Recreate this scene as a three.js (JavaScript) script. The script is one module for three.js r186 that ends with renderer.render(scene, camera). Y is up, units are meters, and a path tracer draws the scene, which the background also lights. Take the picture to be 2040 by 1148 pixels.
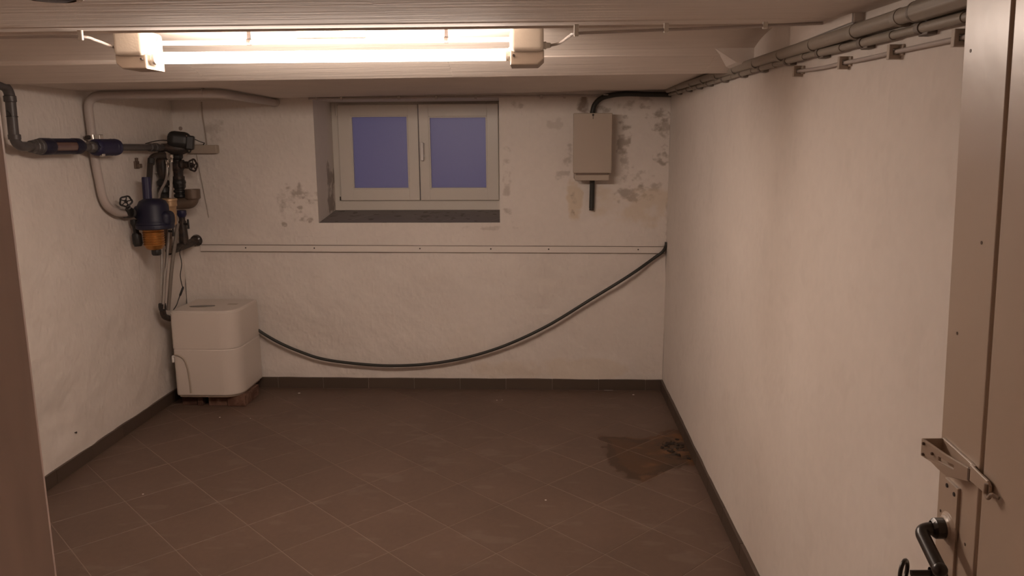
import * as THREE from 'three';
import { RoundedBoxGeometry } from 'three/addons/geometries/RoundedBoxGeometry.js';
import { mergeGeometries, toCreasedNormals } from 'three/addons/utils/BufferGeometryUtils.js';
import { RectAreaLightUniformsLib } from 'three/addons/lights/RectAreaLightUniformsLib.js';

// ---------- camera, sky, exposure ----------
const scene = new THREE.Scene();
const renderer = new THREE.WebGLRenderer({ antialias: true });
renderer.toneMapping = THREE.LinearToneMapping;
renderer.toneMappingExposure = 1.0;
renderer.shadowMap.enabled = true;
RectAreaLightUniformsLib.init();
const FPX = 1568.2;                                            // focal length in pixels of the 2040 x 1148 frame
const camera = new THREE.PerspectiveCamera(2 * Math.atan(574 / FPX) * 180 / Math.PI, 2040 / 1148, 0.03, 60);
camera.rotation.order = 'YXZ';
camera.position.set(0, 1.5877, 0);
camera.rotation.set(-0.18406, 0.04173, -0.00565);
scene.add(camera);
scene.background = new THREE.Color().setRGB(0.058, 0.049, 0.096);   // dusk outside the cellar window
const LAMP_COLOR = new THREE.Color().setRGB(1, 0.815, 0.695);
const LAMP_POWER = 76;                                          // radiance of each of the four faces of the fluorescent tube

// room: left, right, back and front wall planes (metres); the floor is y = 0
const WL = -2.317, WR = 0.762, WB = -4.922, WF = -0.40;

// ---------- noise ----------
const hash = (x, y, s = 0) => { let h = (x * 374761393 + y * 668265263 + s * 1274126177) | 0; h = Math.imul(h ^ (h >>> 13), 1274126177); return ((h ^ (h >>> 16)) >>> 0) / 4294967296; };
function vnoise(x, y, s = 0, per = 0) {
  const xi = Math.floor(x), yi = Math.floor(y); let fx = x - xi, fy = y - yi;
  fx = fx * fx * (3 - 2 * fx); fy = fy * fy * (3 - 2 * fy);
  const w = (n) => per ? ((n % per) + per) % per : n;
  const a = hash(w(xi), w(yi), s), b = hash(w(xi + 1), w(yi), s), c = hash(w(xi), w(yi + 1), s), d = hash(w(xi + 1), w(yi + 1), s);
  return a + (b - a) * fx + (c - a) * fy + (a - b - c + d) * fx * fy;
}
function fbm(x, y, o = 4, s = 0, per = 0) { let v = 0, a = 0.5, t = 0; for (let i = 0; i < o; i++) { v += a * vnoise(x, y, s + i, per); t += a; x *= 2; y *= 2; per *= 2; a *= 0.5; } return v / t; }
let seed = 7; const rnd = () => { seed = (seed * 1664525 + 1013904223) >>> 0; return seed / 4294967296; };
const clamp = (v, a = 0, b = 1) => Math.min(b, Math.max(a, v));
const smooth = (a, b, v) => { const t = clamp((v - a) / (b - a)); return t * t * (3 - 2 * t); };
const enc = (c) => Math.round(255 * clamp(c <= 0.0031308 ? c * 12.92 : 1.055 * Math.pow(c, 1 / 2.4) - 0.055));

// ---------- textures ----------
function colorTex(w, h, fn) {
  const d = new Uint8Array(w * h * 4);
  for (let j = 0; j < h; j++) for (let i = 0; i < w; i++) { const c = fn((i + 0.5) / w, (j + 0.5) / h), k = (j * w + i) * 4; d[k] = enc(c[0]); d[k + 1] = enc(c[1]); d[k + 2] = enc(c[2]); d[k + 3] = 255; }
  const t = new THREE.DataTexture(d, w, h, THREE.RGBAFormat); t.colorSpace = THREE.SRGBColorSpace; t.magFilter = THREE.LinearFilter; t.minFilter = THREE.LinearMipmapLinearFilter; t.generateMipmaps = true;
  t.wrapS = t.wrapT = THREE.RepeatWrapping; t.needsUpdate = true; return t;
}
function grayTex(w, h, fn) {
  const d = new Uint8Array(w * h * 4);
  for (let j = 0; j < h; j++) for (let i = 0; i < w; i++) { const c = Math.round(255 * clamp(fn((i + 0.5) / w, (j + 0.5) / h))), k = (j * w + i) * 4; d[k] = d[k + 1] = d[k + 2] = c; d[k + 3] = 255; }
  const t = new THREE.DataTexture(d, w, h, THREE.RGBAFormat); t.magFilter = THREE.LinearFilter; t.minFilter = THREE.LinearMipmapLinearFilter; t.generateMipmaps = true;
  t.wrapS = t.wrapT = THREE.RepeatWrapping; t.needsUpdate = true; return t;
}
const lerp3 = (a, b, t) => [a[0] + (b[0] - a[0]) * t, a[1] + (b[1] - a[1]) * t, a[2] + (b[2] - a[2]) * t];
const WHITE = [0.74, 0.68, 0.625];
function paint(x, y, s) { const n = fbm(x * 3, y * 3, 3, s) - 0.5, f = fbm(x * 40, y * 40, 2, s + 9) - 0.5; const k = 1 + n * 0.10 + f * 0.05; return [WHITE[0] * k, WHITE[1] * k * (1 + n * 0.015), WHITE[2] * k * (1 + n * 0.03)]; }

// back wall: pixel marks of the photograph turned into metres on the wall
const bx_ = (px) => (px - 1085) / 318.6, by_ = (v) => 1.588 + (282 - v) / 318.6;
const MOULD = [0.21, 0.155, 0.105], BROWN = [0.16, 0.09, 0.05], YELLOW = [0.62, 0.49, 0.32];
// [x px, y px, half width px, half height px, colour, strength, noise scale, threshold]
const STAINS = [
  [592, 388, 40, 26, MOULD, 0.75, 26, 0.50], [600, 425, 24, 18, MOULD, 0.7, 30, 0.54], [570, 405, 20, 34, MOULD, 0.4, 24, 0.52], [612, 436, 8, 5, BROWN, 0.7, 40, 0.42],
  [1238, 275, 13, 40, MOULD, 0.85, 26, 0.46], [1242, 325, 10, 34, MOULD, 0.6, 26, 0.48], [1308, 240, 24, 20, MOULD, 0.9, 26, 0.46], [1318, 262, 16, 16, MOULD, 0.7, 26, 0.46], [1316, 310, 16, 20, MOULD, 0.9, 26, 0.44], [1275, 345, 26, 16, MOULD, 0.45, 30, 0.52],
  [1262, 385, 34, 20, MOULD, 0.8, 22, 0.44], [1296, 372, 26, 14, MOULD, 0.6, 26, 0.48], [1250, 214, 34, 12, MOULD, 0.6, 26, 0.5], [1275, 206, 20, 10, MOULD, 0.55, 26, 0.5], [1205, 198, 14, 8, MOULD, 0.8, 22, 0.40],
  [1270, 405, 80, 40, YELLOW, 0.55, 9, 0.34], [1145, 395, 14, 46, YELLOW, 0.8, 12, 0.36], [1143, 398, 8, 18, MOULD, 0.6, 20, 0.44], [1141, 424, 4, 10, BROWN, 0.6, 40, 0.42],
  [1160, 216, 11, 15, BROWN, 1.0, 14, 0.22], [1192, 222, 20, 7, MOULD, 0.7, 26, 0.42], [1032, 211, 12, 7, MOULD, 0.5, 20, 0.42], [1006, 250, 8, 10, MOULD, 0.6, 22, 0.42], [1103, 248, 14, 12, MOULD, 0.3, 18, 0.44], [1010, 335, 9, 60, MOULD, 0.5, 20, 0.50], [1010, 425, 14, 18, MOULD, 0.55, 24, 0.50],
  [1130, 305, 10, 20, MOULD, 0.55, 24, 0.46], [1122, 348, 14, 12, MOULD, 0.5, 28, 0.50], [1334, 290, 5, 60, MOULD, 0.8, 16, 0.44],
  [430, 258, 24, 26, MOULD, 0.42, 20, 0.50], [362, 253, 3, 3, BROWN, 1, 10, 0.1], [560, 445, 6, 5, MOULD, 0.8, 20, 0.3], [970, 452, 50, 5, MOULD, 0.35, 26, 0.46],
  [1150, 745, 200, 20, YELLOW, 0.35, 6, 0.36], [880, 700, 120, 60, YELLOW, 0.10, 5, 0.4], [1330, 420, 6, 60, MOULD, 0.4, 14, 0.46],
];
function backColor(x, y) {
  let c = paint(x, y, 3);
  for (const [px, py, rx, ry, col, k, ns, th] of STAINS) {
    const dx = (x - bx_(px)) / (rx / 318.6), dy = (y - by_(py)) / (ry / 318.6), d = dx * dx + dy * dy; if (d > 1.7) continue;
    const n = fbm(x * ns + px * 0.37, y * ns * 1.25 + py * 0.21, 5, 31);
    const m = smooth(th - 0.07, th + 0.24, n - Math.max(0, d - 0.45) * 0.22);
    c = lerp3(c, col, m * k * 0.70);
  }
  return c;
}
const BW = WR - WL;
const backTex = colorTex(2048, 1280, (u, v) => backColor(WL + u * BW, v * 1.95));
const leftTex = colorTex(1024, 512, (u, v) => {
  const x = u * 4.7, y = v * 2.15; let c = paint(x, y, 13);
  const m = smooth(0.60, 0.72, fbm(x * 9, y * 9, 4, 77)) * 0.05; return lerp3(c, MOULD, m);
});
const rightTex = colorTex(1024, 512, (u, v) => {
  const x = u * 4.7, y = v * 2.15; let c = paint(x, y, 23);
  const m = smooth(0.63, 0.74, fbm(x * 11, y * 11, 4, 99)) * 0.04; return lerp3(c, MOULD, m);
});
// the floor tiles, their tone and the rusty stain at the right wall
const GX = -1.6681, GZ = -2.6083, GA = 0.79748, TS = 0.30, CA = Math.cos(GA), SA = Math.sin(GA);
const tileOf = (x, z) => { const dx = x - GX, dz = z - GZ; return [(dx * CA - dz * SA) / TS, (dx * SA + dz * CA) / TS]; };
const tilePoint = (a, b) => [GX + TS * (a * CA + b * SA), GZ + TS * (-a * SA + b * CA)];
const RUST_EDGE = [[0.30, -4.12], [0.33, -3.90], [0.325, -3.68], [0.39, -3.57], [0.47, -3.53], [0.55, -3.56], [0.61, -3.66], [0.70, -3.70], [0.80, -3.74], [0.80, -4.18], [0.70, -4.20], [0.62, -4.13], [0.52, -4.06], [0.44, -4.08]];
function edgeDist(x, z) {                                            // positive inside the rust stain
  let best = 1e9, inside = false;
  for (let i = 0, j = RUST_EDGE.length - 1; i < RUST_EDGE.length; j = i++) {
    const [ax, az] = RUST_EDGE[j], [bx, bz] = RUST_EDGE[i];
    if ((az > z) !== (bz > z) && x < (bx - ax) * (z - az) / (bz - az) + ax) inside = !inside;
    const t = clamp(((x - ax) * (bx - ax) + (z - az) * (bz - az)) / ((bx - ax) ** 2 + (bz - az) ** 2));
    best = Math.min(best, Math.hypot(x - ax - t * (bx - ax), z - az - t * (bz - az)));
  }
  return inside ? best : -best;
}
const FZ0 = WB, FZ1 = -0.3;
const tileTex = colorTex(1024, 1536, (u, v) => {
  const x = WL + u * BW, z = FZ1 + (FZ0 - FZ1) * v;
  const [a, b] = tileOf(x, z), h = hash(Math.floor(a), Math.floor(b), 5) - 0.5;
  const n = fbm(x * 5, z * 5, 4, 41) - 0.5, f = fbm(x * 60, z * 60, 2, 42) - 0.5;
  const k = 1 + h * 0.07 + n * 0.20 + f * 0.12;
  let c = [0.132 * k, 0.085 * k, 0.062 * k];
  c = lerp3(c, [0.40, 0.33, 0.28], smooth(0.62, 0.80, fbm(x * 7 + 3, z * 16, 4, 61)) * 0.08);               // dusty smears
  const d = edgeDist(x, z) + (fbm(x * 18, z * 18, 3, 71) - 0.5) * 0.09;
  if (d > -0.05) {
    const rim = Math.exp(-(((d - 0.02) / 0.022) ** 2)), inS = smooth(-0.006, 0.012, d);
    const rn = fbm(x * 12, z * 26, 4, 81);
    c = lerp3(c, [0.175, 0.074, 0.024], inS * (0.74 + 0.9 * (rn - 0.5)));
    c = lerp3(c, [0.060, 0.032, 0.018], clamp(rim * 0.6 + smooth(0.46, 0.64, fbm(x * 6 + 9, z * 9, 3, 85) + 0.16 * smooth(0.55, 0.36, x) + 0.10 * smooth(-3.75, -3.6, z)) * inS * 0.75));
    const dark = smooth(0.52, 0.64, fbm(x * 30, z * 44, 3, 91)) * smooth(0.16, 0.05, Math.hypot((x - 0.69) * 1.1, (z + 3.93) * 0.7)) * inS;
    c = lerp3(c, [0.035, 0.024, 0.018], dark * 0.95);
  }
  return c;
});
const plasterBump = grayTex(1024, 1024, (u, v) => 0.55 * fbm(u * 8, v * 8, 4, 111, 8) + 0.30 * fbm(u * 32, v * 32, 3, 121, 32) + 0.15 * Math.pow(vnoise(u * 64, v * 40, 131, 0), 3));
const fineBump = grayTex(512, 512, (u, v) => fbm(u * 16, v * 16, 4, 141, 16));
const brushTex = colorTex(512, 512, (u, v) => { const n = fbm(u * 5, v * 5, 4, 151, 5) - 0.5, st = fbm(u * 4, v * 96, 2, 161) - 0.5, k = 1 + n * 0.12 + st * 0.06; return [0.70 * k, 0.625 * k, 0.56 * k]; });
const brushBump = grayTex(512, 512, (u, v) => 0.6 * fbm(u * 4, v * 64, 3, 171) + 0.4 * fbm(u * 8, v * 8, 3, 181, 8));
const jambTex = colorTex(512, 1024, (u, v) => { const n = fbm(u * 6, v * 10, 4, 191, 0) - 0.5, st = fbm(u * 60, v * 10, 3, 201) - 0.5, k = 1 + n * 0.22 + st * 0.26; return [0.78 * k, 0.60 * k, 0.52 * k]; });
const sillTex = colorTex(512, 256, (u, v) => { const n = fbm(u * 6, v * 3, 4, 211) - 0.5, k = 1 + n * 0.3; let c = [0.225 * k, 0.20 * k, 0.19 * k]; c = lerp3(c, [0.08, 0.06, 0.05], smooth(0.66, 0.72, fbm(u * 22, v * 8, 3, 221)) * 0.7); const s = Math.abs((u * 1.15 - v * 0.25) % 0.31 - 0.13); return lerp3(c, [0.4, 0.36, 0.33], smooth(0.006, 0.002, s) * smooth(0.5, 0.6, fbm(u * 9, v * 4, 2, 231)) * 0.6); });
const rustTex = colorTex(256, 256, (u, v) => { const n = fbm(u * 12, v * 12, 4, 241, 12); return lerp3([0.040, 0.032, 0.028], [0.085, 0.055, 0.042], smooth(0.45, 0.75, n) * 0.8); });
const brickTex = colorTex(256, 256, (u, v) => { const n = fbm(u * 8, v * 8, 4, 251, 8); return lerp3([0.11, 0.052, 0.034], [0.21, 0.115, 0.08], smooth(0.3, 0.8, n)); });
const braidBump = grayTex(64, 64, (u, v) => 0.5 + 0.5 * Math.sin((u + v) * 6.2832 * 4) * Math.sin((u - v) * 6.2832 * 4));
const mossTex = colorTex(512, 512, (u, v) => { let c = paint(u * 0.6, v * 0.8, 263); const m = smooth(0.50, 0.66, fbm(u * 7, v * 9, 4, 261) + 0.10 - 1.6 * Math.max(0, Math.abs(u - 0.70) - 0.12) - 1.1 * Math.max(0, v - 0.38)); return lerp3(c, [0.24, 0.19, 0.15], m * 0.7); });

const rep = (t, x, y) => { const c = t.clone(); c.repeat.set(x, y); c.needsUpdate = true; return c; };

// ---------- materials ----------
const std = (o) => new THREE.MeshStandardMaterial(o), phy = (o) => new THREE.MeshPhysicalMaterial(o);
const lin = (r, g, b) => new THREE.Color().setRGB(r, g, b);
const M = {
  wallBack: std({ map: backTex, bumpMap: rep(plasterBump, 3.079, 1.95), bumpScale: 0.009, roughness: 0.92 }),
  wallLeft: std({ map: leftTex, bumpMap: rep(plasterBump, 4.7, 2.15), bumpScale: 0.009, roughness: 0.92 }),
  wallRight: std({ map: rightTex, bumpMap: rep(plasterBump, 4.7, 2.15), bumpScale: 0.0022, roughness: 0.9 }),
  reveal: std({ map: mossTex, bumpMap: plasterBump, bumpScale: 0.003, roughness: 0.92 }),
  plaster: std({ color: lin(...WHITE), bumpMap: plasterBump, bumpScale: 0.004, roughness: 0.92 }),
  ceiling: std({ map: brushTex, bumpMap: brushBump, bumpScale: 0.0022, roughness: 0.8 }),
  grout: std({ color: lin(0.25, 0.19, 0.155), bumpMap: fineBump, bumpScale: 0.001, roughness: 0.9 }),
  tile: std({ map: tileTex, bumpMap: rep(fineBump, 12, 16), bumpScale: 0.0004, roughness: 0.55 }),
  skirt: [0, 1, 2].map((i) => std({ color: lin(0.080 + i * 0.006, 0.056 + i * 0.004, 0.042 + i * 0.003), bumpMap: fineBump, bumpScale: 0.0004, roughness: 0.5 })),
  jamb: std({ map: jambTex, bumpMap: rep(brushBump, 1, 1), bumpScale: 0.003, roughness: 0.75 }),
  sill: std({ map: sillTex, bumpMap: fineBump, bumpScale: 0.0008, roughness: 0.6 }),
  pvc: phy({ color: lin(0.70, 0.65, 0.58), roughness: 0.38, clearcoat: 0.2, clearcoatRoughness: 0.3 }),
  pane: phy({ color: lin(0.9, 0.9, 0.98), transmission: 1, thickness: 0, roughness: 0.46, ior: 1.6 }),
  glossPaint: phy({ color: lin(0.53, 0.425, 0.335), bumpMap: rep(fineBump, 1, 1), bumpScale: 0.0009, roughness: 0.36, clearcoat: 0.35, clearcoatRoughness: 0.25 }),
  glossPaintDark: phy({ color: lin(0.46, 0.36, 0.28), bumpMap: brushBump, bumpScale: 0.0009, roughness: 0.4 }),
  cream: std({ color: lin(0.66, 0.60, 0.52), roughness: 0.45, bumpMap: fineBump, bumpScale: 0.0003 }),
  creamLight: std({ color: lin(0.74, 0.70, 0.63), roughness: 0.4 }),
  beige: std({ color: lin(0.44, 0.365, 0.295), roughness: 0.5 }),
  pipePaint: std({ color: lin(0.44, 0.37, 0.315), bumpMap: rep(brushBump, 6, 1), bumpScale: 0.0012, roughness: 0.5 }),
  pipeWhite: std({ color: lin(0.50, 0.44, 0.405), bumpMap: rep(brushBump, 4, 1), bumpScale: 0.001, roughness: 0.5 }),
  conduit: std({ color: lin(0.32, 0.28, 0.232), bumpMap: fineBump, bumpScale: 0.0004, roughness: 0.5 }),
  conduitClip: std({ color: lin(0.20, 0.168, 0.14), roughness: 0.55 }),
  black: std({ color: lin(0.022, 0.020, 0.019), roughness: 0.45 }),
  rubber: std({ color: lin(0.028, 0.027, 0.022), roughness: 0.5 }),
  iron: std({ map: rustTex, roughness: 0.55, metalness: 0.3, bumpMap: fineBump, bumpScale: 0.0006 }),
  darkIron: phy({ color: lin(0.030, 0.022, 0.018), roughness: 0.35, clearcoat: 0.4, clearcoatRoughness: 0.25 }),
  greyPlastic: std({ color: lin(0.085, 0.076, 0.074), roughness: 0.42 }),
  blue: std({ color: lin(0.020, 0.018, 0.060), roughness: 0.5 }),
  blueDark: std({ color: lin(0.010, 0.010, 0.030), roughness: 0.5 }),
  amberTube: phy({ color: lin(0.15, 0.085, 0.07), roughness: 0.2, clearcoat: 0.6 }),
  brass: std({ color: lin(0.46, 0.22, 0.065), roughness: 0.34, metalness: 0.75, bumpMap: fineBump, bumpScale: 0.0002 }),
  paleBrass: std({ color: lin(0.50, 0.33, 0.19), roughness: 0.42, metalness: 0.45 }),
  bronze: std({ color: lin(0.165, 0.115, 0.085), roughness: 0.5, metalness: 0.2 }),
  steel: std({ color: lin(0.42, 0.39, 0.36), roughness: 0.35, metalness: 0.85, bumpMap: rep(braidBump, 2, 60), bumpScale: 0.0006 }),
  chrome: std({ color: lin(0.75, 0.72, 0.68), roughness: 0.18, metalness: 1 }),
  softener: phy({ color: lin(0.66, 0.59, 0.53), roughness: 0.45, clearcoat: 0.08 }),
  screen: phy({ color: lin(0.10, 0.085, 0.07), roughness: 0.3, clearcoat: 0.4 }),
  white: std({ color: lin(0.85, 0.82, 0.78), roughness: 0.5 }),
  brick: std({ map: brickTex, bumpMap: fineBump, bumpScale: 0.002, roughness: 0.9 }),
  brickDark: std({ map: brickTex, color: lin(0.55, 0.5, 0.48), bumpMap: fineBump, bumpScale: 0.002, roughness: 0.9 }),
  tube: std({ color: lin(0.9, 0.88, 0.84), emissive: lin(1, 0.93, 0.83), emissiveIntensity: 5, roughness: 0.4 }),
  dirt: std({ color: lin(0.03, 0.02, 0.014), roughness: 0.9 }),
  chip: std({ color: lin(0.75, 0.7, 0.64), roughness: 0.9 }),
  hole: std({ color: lin(0.035, 0.032, 0.05), roughness: 0.35 }),
  corridor: std({ color: lin(0.74, 0.66, 0.58), roughness: 0.9 }),
};

// ---------- geometry helpers ----------
const V = (x, y, z) => new THREE.Vector3(x, y, z);
const used = {};
const numbered = (n) => { used[n] = (used[n] ?? -1) + 1; return used[n] ? n + '_' + String(used[n]).padStart(3, '0') : n; };
function merged(g) {
  const list = (Array.isArray(g) ? g : [g]).map((q) => { q = q.index ? q.toNonIndexed() : q; for (const k of Object.keys(q.attributes)) if (!['position', 'normal', 'uv'].includes(k)) q.deleteAttribute(k); if (!q.attributes.uv) q.setAttribute('uv', new THREE.BufferAttribute(new Float32Array(q.attributes.position.count * 2), 2)); q.morphAttributes = {}; return q; });
  return list.length > 1 ? mergeGeometries(list) : list[0];
}
function thing(name, label, category, base, group) {
  const o = new THREE.Group(); o.name = numbered(name); o.position.set(...base); scene.add(o);
  o.userData = { label, category }; if (group) o.userData.group = group;
  o.updateMatrixWorld(true); return o;
}
function struct(name, base = [0, 0, 0]) { const o = new THREE.Group(); o.name = name; o.position.set(...base); o.userData = { kind: 'structure' }; scene.add(o); o.updateMatrixWorld(true); return o; }
// geometry is given in world axes (or in the frame of the parent when local is true)
function part(name, geo, mat, parent, label, local = false) {
  let g = merged(geo); const m = new THREE.Mesh(g, mat); m.name = name; m.castShadow = m.receiveShadow = true;
  if (parent) { if (!local) { parent.updateWorldMatrix(true, false); g = g.clone(); g.applyMatrix4(parent.matrixWorld.clone().invert()); m.geometry = g; } parent.add(m); } else scene.add(m);
  if (label) m.userData.label = label;
  return m;
}
const solid = (name, geo, mat) => { const m = part(name, geo, mat); m.userData.kind = 'structure'; return m; };
function box(x0, x1, y0, y1, z0, z1, r = 0) {
  const w = x1 - x0, h = y1 - y0, d = z1 - z0;
  const g = r ? new RoundedBoxGeometry(w, h, d, 2, Math.min(r, w * 0.49, h * 0.49, d * 0.49)) : new THREE.BoxGeometry(w, h, d);
  return g.translate((x0 + x1) / 2, (y0 + y1) / 2, (z0 + z1) / 2);
}
function boxUV(x0, x1, y0, y1, z0, z1, r = 0) {                       // uv in metres, by the dominant axis of the face
  return metreUV(box(x0, x1, y0, y1, z0, z1, r));
}
function metreUV(g) {
  g = g.index ? g.toNonIndexed() : g; const p = g.attributes.position, n = g.attributes.normal, uv = new Float32Array(p.count * 2);
  for (let i = 0; i < p.count; i++) { const ax = Math.abs(n.getX(i)), ay = Math.abs(n.getY(i)), az = Math.abs(n.getZ(i)); const [a, b] = ax > ay && ax > az ? [p.getZ(i), p.getY(i)] : ay > az ? [p.getX(i), p.getZ(i)] : [p.getX(i), p.getY(i)]; uv[2 * i] = a; uv[2 * i + 1] = b; }
  g.setAttribute('uv', new THREE.BufferAttribute(uv, 2)); return g;
}
const between = (g, a, b) => { const d = b.clone().sub(a), q = new THREE.Quaternion().setFromUnitVectors(V(0, 1, 0), d.clone().normalize()); return g.applyQuaternion(q).translate((a.x + b.x) / 2, (a.y + b.y) / 2, (a.z + b.z) / 2); };
const cyl = (a, b, r0, r1 = r0, n = 20) => between(new THREE.CylinderGeometry(r1, r0, a.distanceTo(b), n), a, b);
function lathe(a, b, profile, n = 24) {                                // profile: [radius, share of the way from a to b]
  const L = a.distanceTo(b); const g = new THREE.LatheGeometry(profile.map(([r, t]) => new THREE.Vector2(Math.max(r, 1e-4), (t - 0.5) * L)), n);
  return between(toCreasedNormals(g, 0.7), a, b);
}
function pathOf(pts, fillet = 0) {
  const c = new THREE.CurvePath();
  let last = pts[0];
  for (let i = 1; i < pts.length; i++) {
    if (i === pts.length - 1 || !fillet) { c.add(new THREE.LineCurve3(last, pts[i])); last = pts[i]; continue; }
    const f = Math.min(fillet, pts[i].distanceTo(pts[i - 1]) * 0.49, pts[i].distanceTo(pts[i + 1]) * 0.49);
    const p0 = pts[i].clone().lerp(pts[i - 1], f / pts[i].distanceTo(pts[i - 1])), p1 = pts[i].clone().lerp(pts[i + 1], f / pts[i].distanceTo(pts[i + 1]));
    c.add(new THREE.LineCurve3(last, p0)); c.add(new THREE.QuadraticBezierCurve3(p0, pts[i], p1)); last = p1;
  }
  return c;
}
function tube(pts, r, fillet = 0, seg = 60, n = 14) { const c = pathOf(pts, fillet); return [new THREE.TubeGeometry(c, seg, r, n), ...ends(c, r, n)]; }
function wire(pts, r, seg = 60, n = 10) { const c = new THREE.CatmullRomCurve3(pts, false, 'centripetal'); return [new THREE.TubeGeometry(c, seg, r, n), ...ends(c, r, n)]; }
function ends(c, r, n) {
  return [0, 1].map((t) => { const p = c.getPointAt(t), d = c.getTangentAt(t).multiplyScalar(t ? 1 : -1); return new THREE.CircleGeometry(r, n).applyQuaternion(new THREE.Quaternion().setFromUnitVectors(V(0, 0, 1), d)).translate(p.x, p.y, p.z); });
}
const ball = (x, y, z, r, sx = 1, sy = 1, sz = 1, n = 16) => new THREE.SphereGeometry(r, n, Math.ceil(n * 0.7)).scale(sx, sy, sz).translate(x, y, z);
const ringZ = (a, b, r, t) => lathe(a, b, [[r - t, 0], [r, 0], [r, 1], [r - t, 1], [r - t, 0]]);
function prism(shape, depth, bevel = 0) { const s = new THREE.Shape(shape.map(([x, y]) => new THREE.Vector2(x, y))); return new THREE.ExtrudeGeometry(s, { depth, bevelEnabled: bevel > 0, bevelSize: bevel, bevelThickness: bevel, bevelSegments: 2, curveSegments: 8 }); }

// ---------- room shell ----------
// rough plastered face: a grid O + s*U + t*Vv moved along N by relief(s, t); cells in `hole` are left open
function plasterFace(O, U, Vv, N, ss, ts, relief, hole) {
  const pos = [], uv = [], idx = [], W = ss[ss.length - 1], H = ts[ts.length - 1];
  for (const t of ts) for (const s of ss) { const d = relief(s, t), p = O.clone().addScaledVector(U, s).addScaledVector(Vv, t).addScaledVector(N, d); pos.push(p.x, p.y, p.z); uv.push(s / W, t / H); }
  const n = ss.length, flip = U.clone().cross(Vv).dot(N) < 0;
  for (let j = 0; j < ts.length - 1; j++) for (let i = 0; i < n - 1; i++) {
    if (hole && hole((ss[i] + ss[i + 1]) / 2, (ts[j] + ts[j + 1]) / 2)) continue;
    const a = j * n + i, b = a + 1, c = a + n, d = c + 1; idx.push(...(flip ? [a, c, b, b, c, d] : [a, b, c, b, d, c]));
  }
  const g = new THREE.BufferGeometry(); g.setAttribute('position', new THREE.Float32BufferAttribute(pos, 3)); g.setAttribute('uv', new THREE.Float32BufferAttribute(uv, 2)); g.setIndex(idx); g.computeVertexNormals(); return g;
}
const steps = (len, n, extra = []) => [...new Set([...Array(n + 1).keys()].map((i) => +(len * i / n).toFixed(5)).concat(extra.map((e) => +e.toFixed(5))))].sort((a, b) => a - b);
// window opening in the back wall
const OX0 = -1.428, OX1 = -0.279, OY0 = 1.088, OY1 = 1.850, ZW = -5.34;
const lumpy = (s, t, k, sd) => (fbm(s * 3.1, t * 3.6, 3, sd) - 0.5) * 0.020 * k + (fbm(s * 11, t * 15, 3, sd + 5) - 0.5) * 0.007 * k;
{
  const hx0 = OX0 - WL, hx1 = OX1 - WL;
  const relief = (s, t) => { const e = Math.max(Math.max(hx0 - s, s - hx1), Math.max(OY0 - t, t - OY1)); return lumpy(s, t, 0.25 + 1.15 * smooth(1.15, 0.75, t), 301) * smooth(0, 0.1, e); };
  const front = plasterFace(V(WL, 0, WB), V(1, 0, 0), V(0, 1, 0), V(0, 0, 1), steps(BW, 150, [hx0, hx1]), steps(1.95, 100, [OY0, OY1]), relief, (s, t) => s > hx0 && s < hx1 && t > OY0 && t < OY1);
  const y = 2.3, o = -0.03, zb = -5.5;
  const w = solid('wall_back', front, M.wallBack);
  part('wall_core', [box(WL - 0.2, OX0 - 0.015, 0, y, zb, WB + o), box(OX1 + 0.015, WR + 0.2, 0, y, zb, WB + o), box(OX0 - 0.015, OX1 + 0.015, 0, OY0 - 0.01, zb, WB + o), box(OX0 - 0.015, OX1 + 0.015, OY1 + 0.01, y, zb, WB + o)], M.plaster, w);
  const rv = (pts) => { const g = new THREE.BufferGeometry(); g.setAttribute('position', new THREE.Float32BufferAttribute([0, 1, 2, 0, 2, 3].flatMap((i) => pts[i]), 3)); g.setAttribute('uv', new THREE.Float32BufferAttribute([0, 0, 1, 0, 1, 1, 0, 0, 1, 1, 0, 1], 2)); g.computeVertexNormals(); return g; };
  part('reveal', [rv([[OX0, OY0, WB], [OX0, OY0, ZW - 0.06], [OX0, OY1, ZW - 0.06], [OX0, OY1, WB]]), box(OX0 - 0.015, OX0 - 0.001, OY0, OY1, ZW - 0.06, WB - 0.001)], M.reveal, w);
  part('reveal', boxUV(OX1, OX1 + 0.015, OY0, OY1, ZW - 0.06, WB - 0.0005), M.plaster, w);
  part('reveal', boxUV(OX0 - 0.015, OX1 + 0.015, OY1, OY1 + 0.01, ZW - 0.06, WB - 0.0005), M.plaster, w);
}
{
  const D = WF - WB;
  const lf = plasterFace(V(WL, 0, WB), V(0, 0, 1), V(0, 1, 0), V(1, 0, 0), steps(D, 170), steps(2.15, 90), (s, t) => lumpy(s, t, 0.35 + 1.15 * smooth(1.25, 0.8, t), 401), null);
  const w = solid('wall_left', lf, M.wallLeft); part('wall_core', box(WL - 0.22, WL - 0.02, 0, 2.3, -5.5, 1.9), M.plaster, w);
  const rf = plasterFace(V(WR, 0, WB), V(0, 0, 1), V(0, 1, 0), V(-1, 0, 0), steps(D, 150), steps(2.15, 80), (s, t) => lumpy(s, t, 0.22 + 0.25 * smooth(0.9, 0.4, t), 501), null);
  const r = solid('wall_right', rf, M.wallRight); part('wall_core', box(WR + 0.02, WR + 0.22, 0, 2.3, -5.5, 1.9), M.plaster, r);
}
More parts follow.
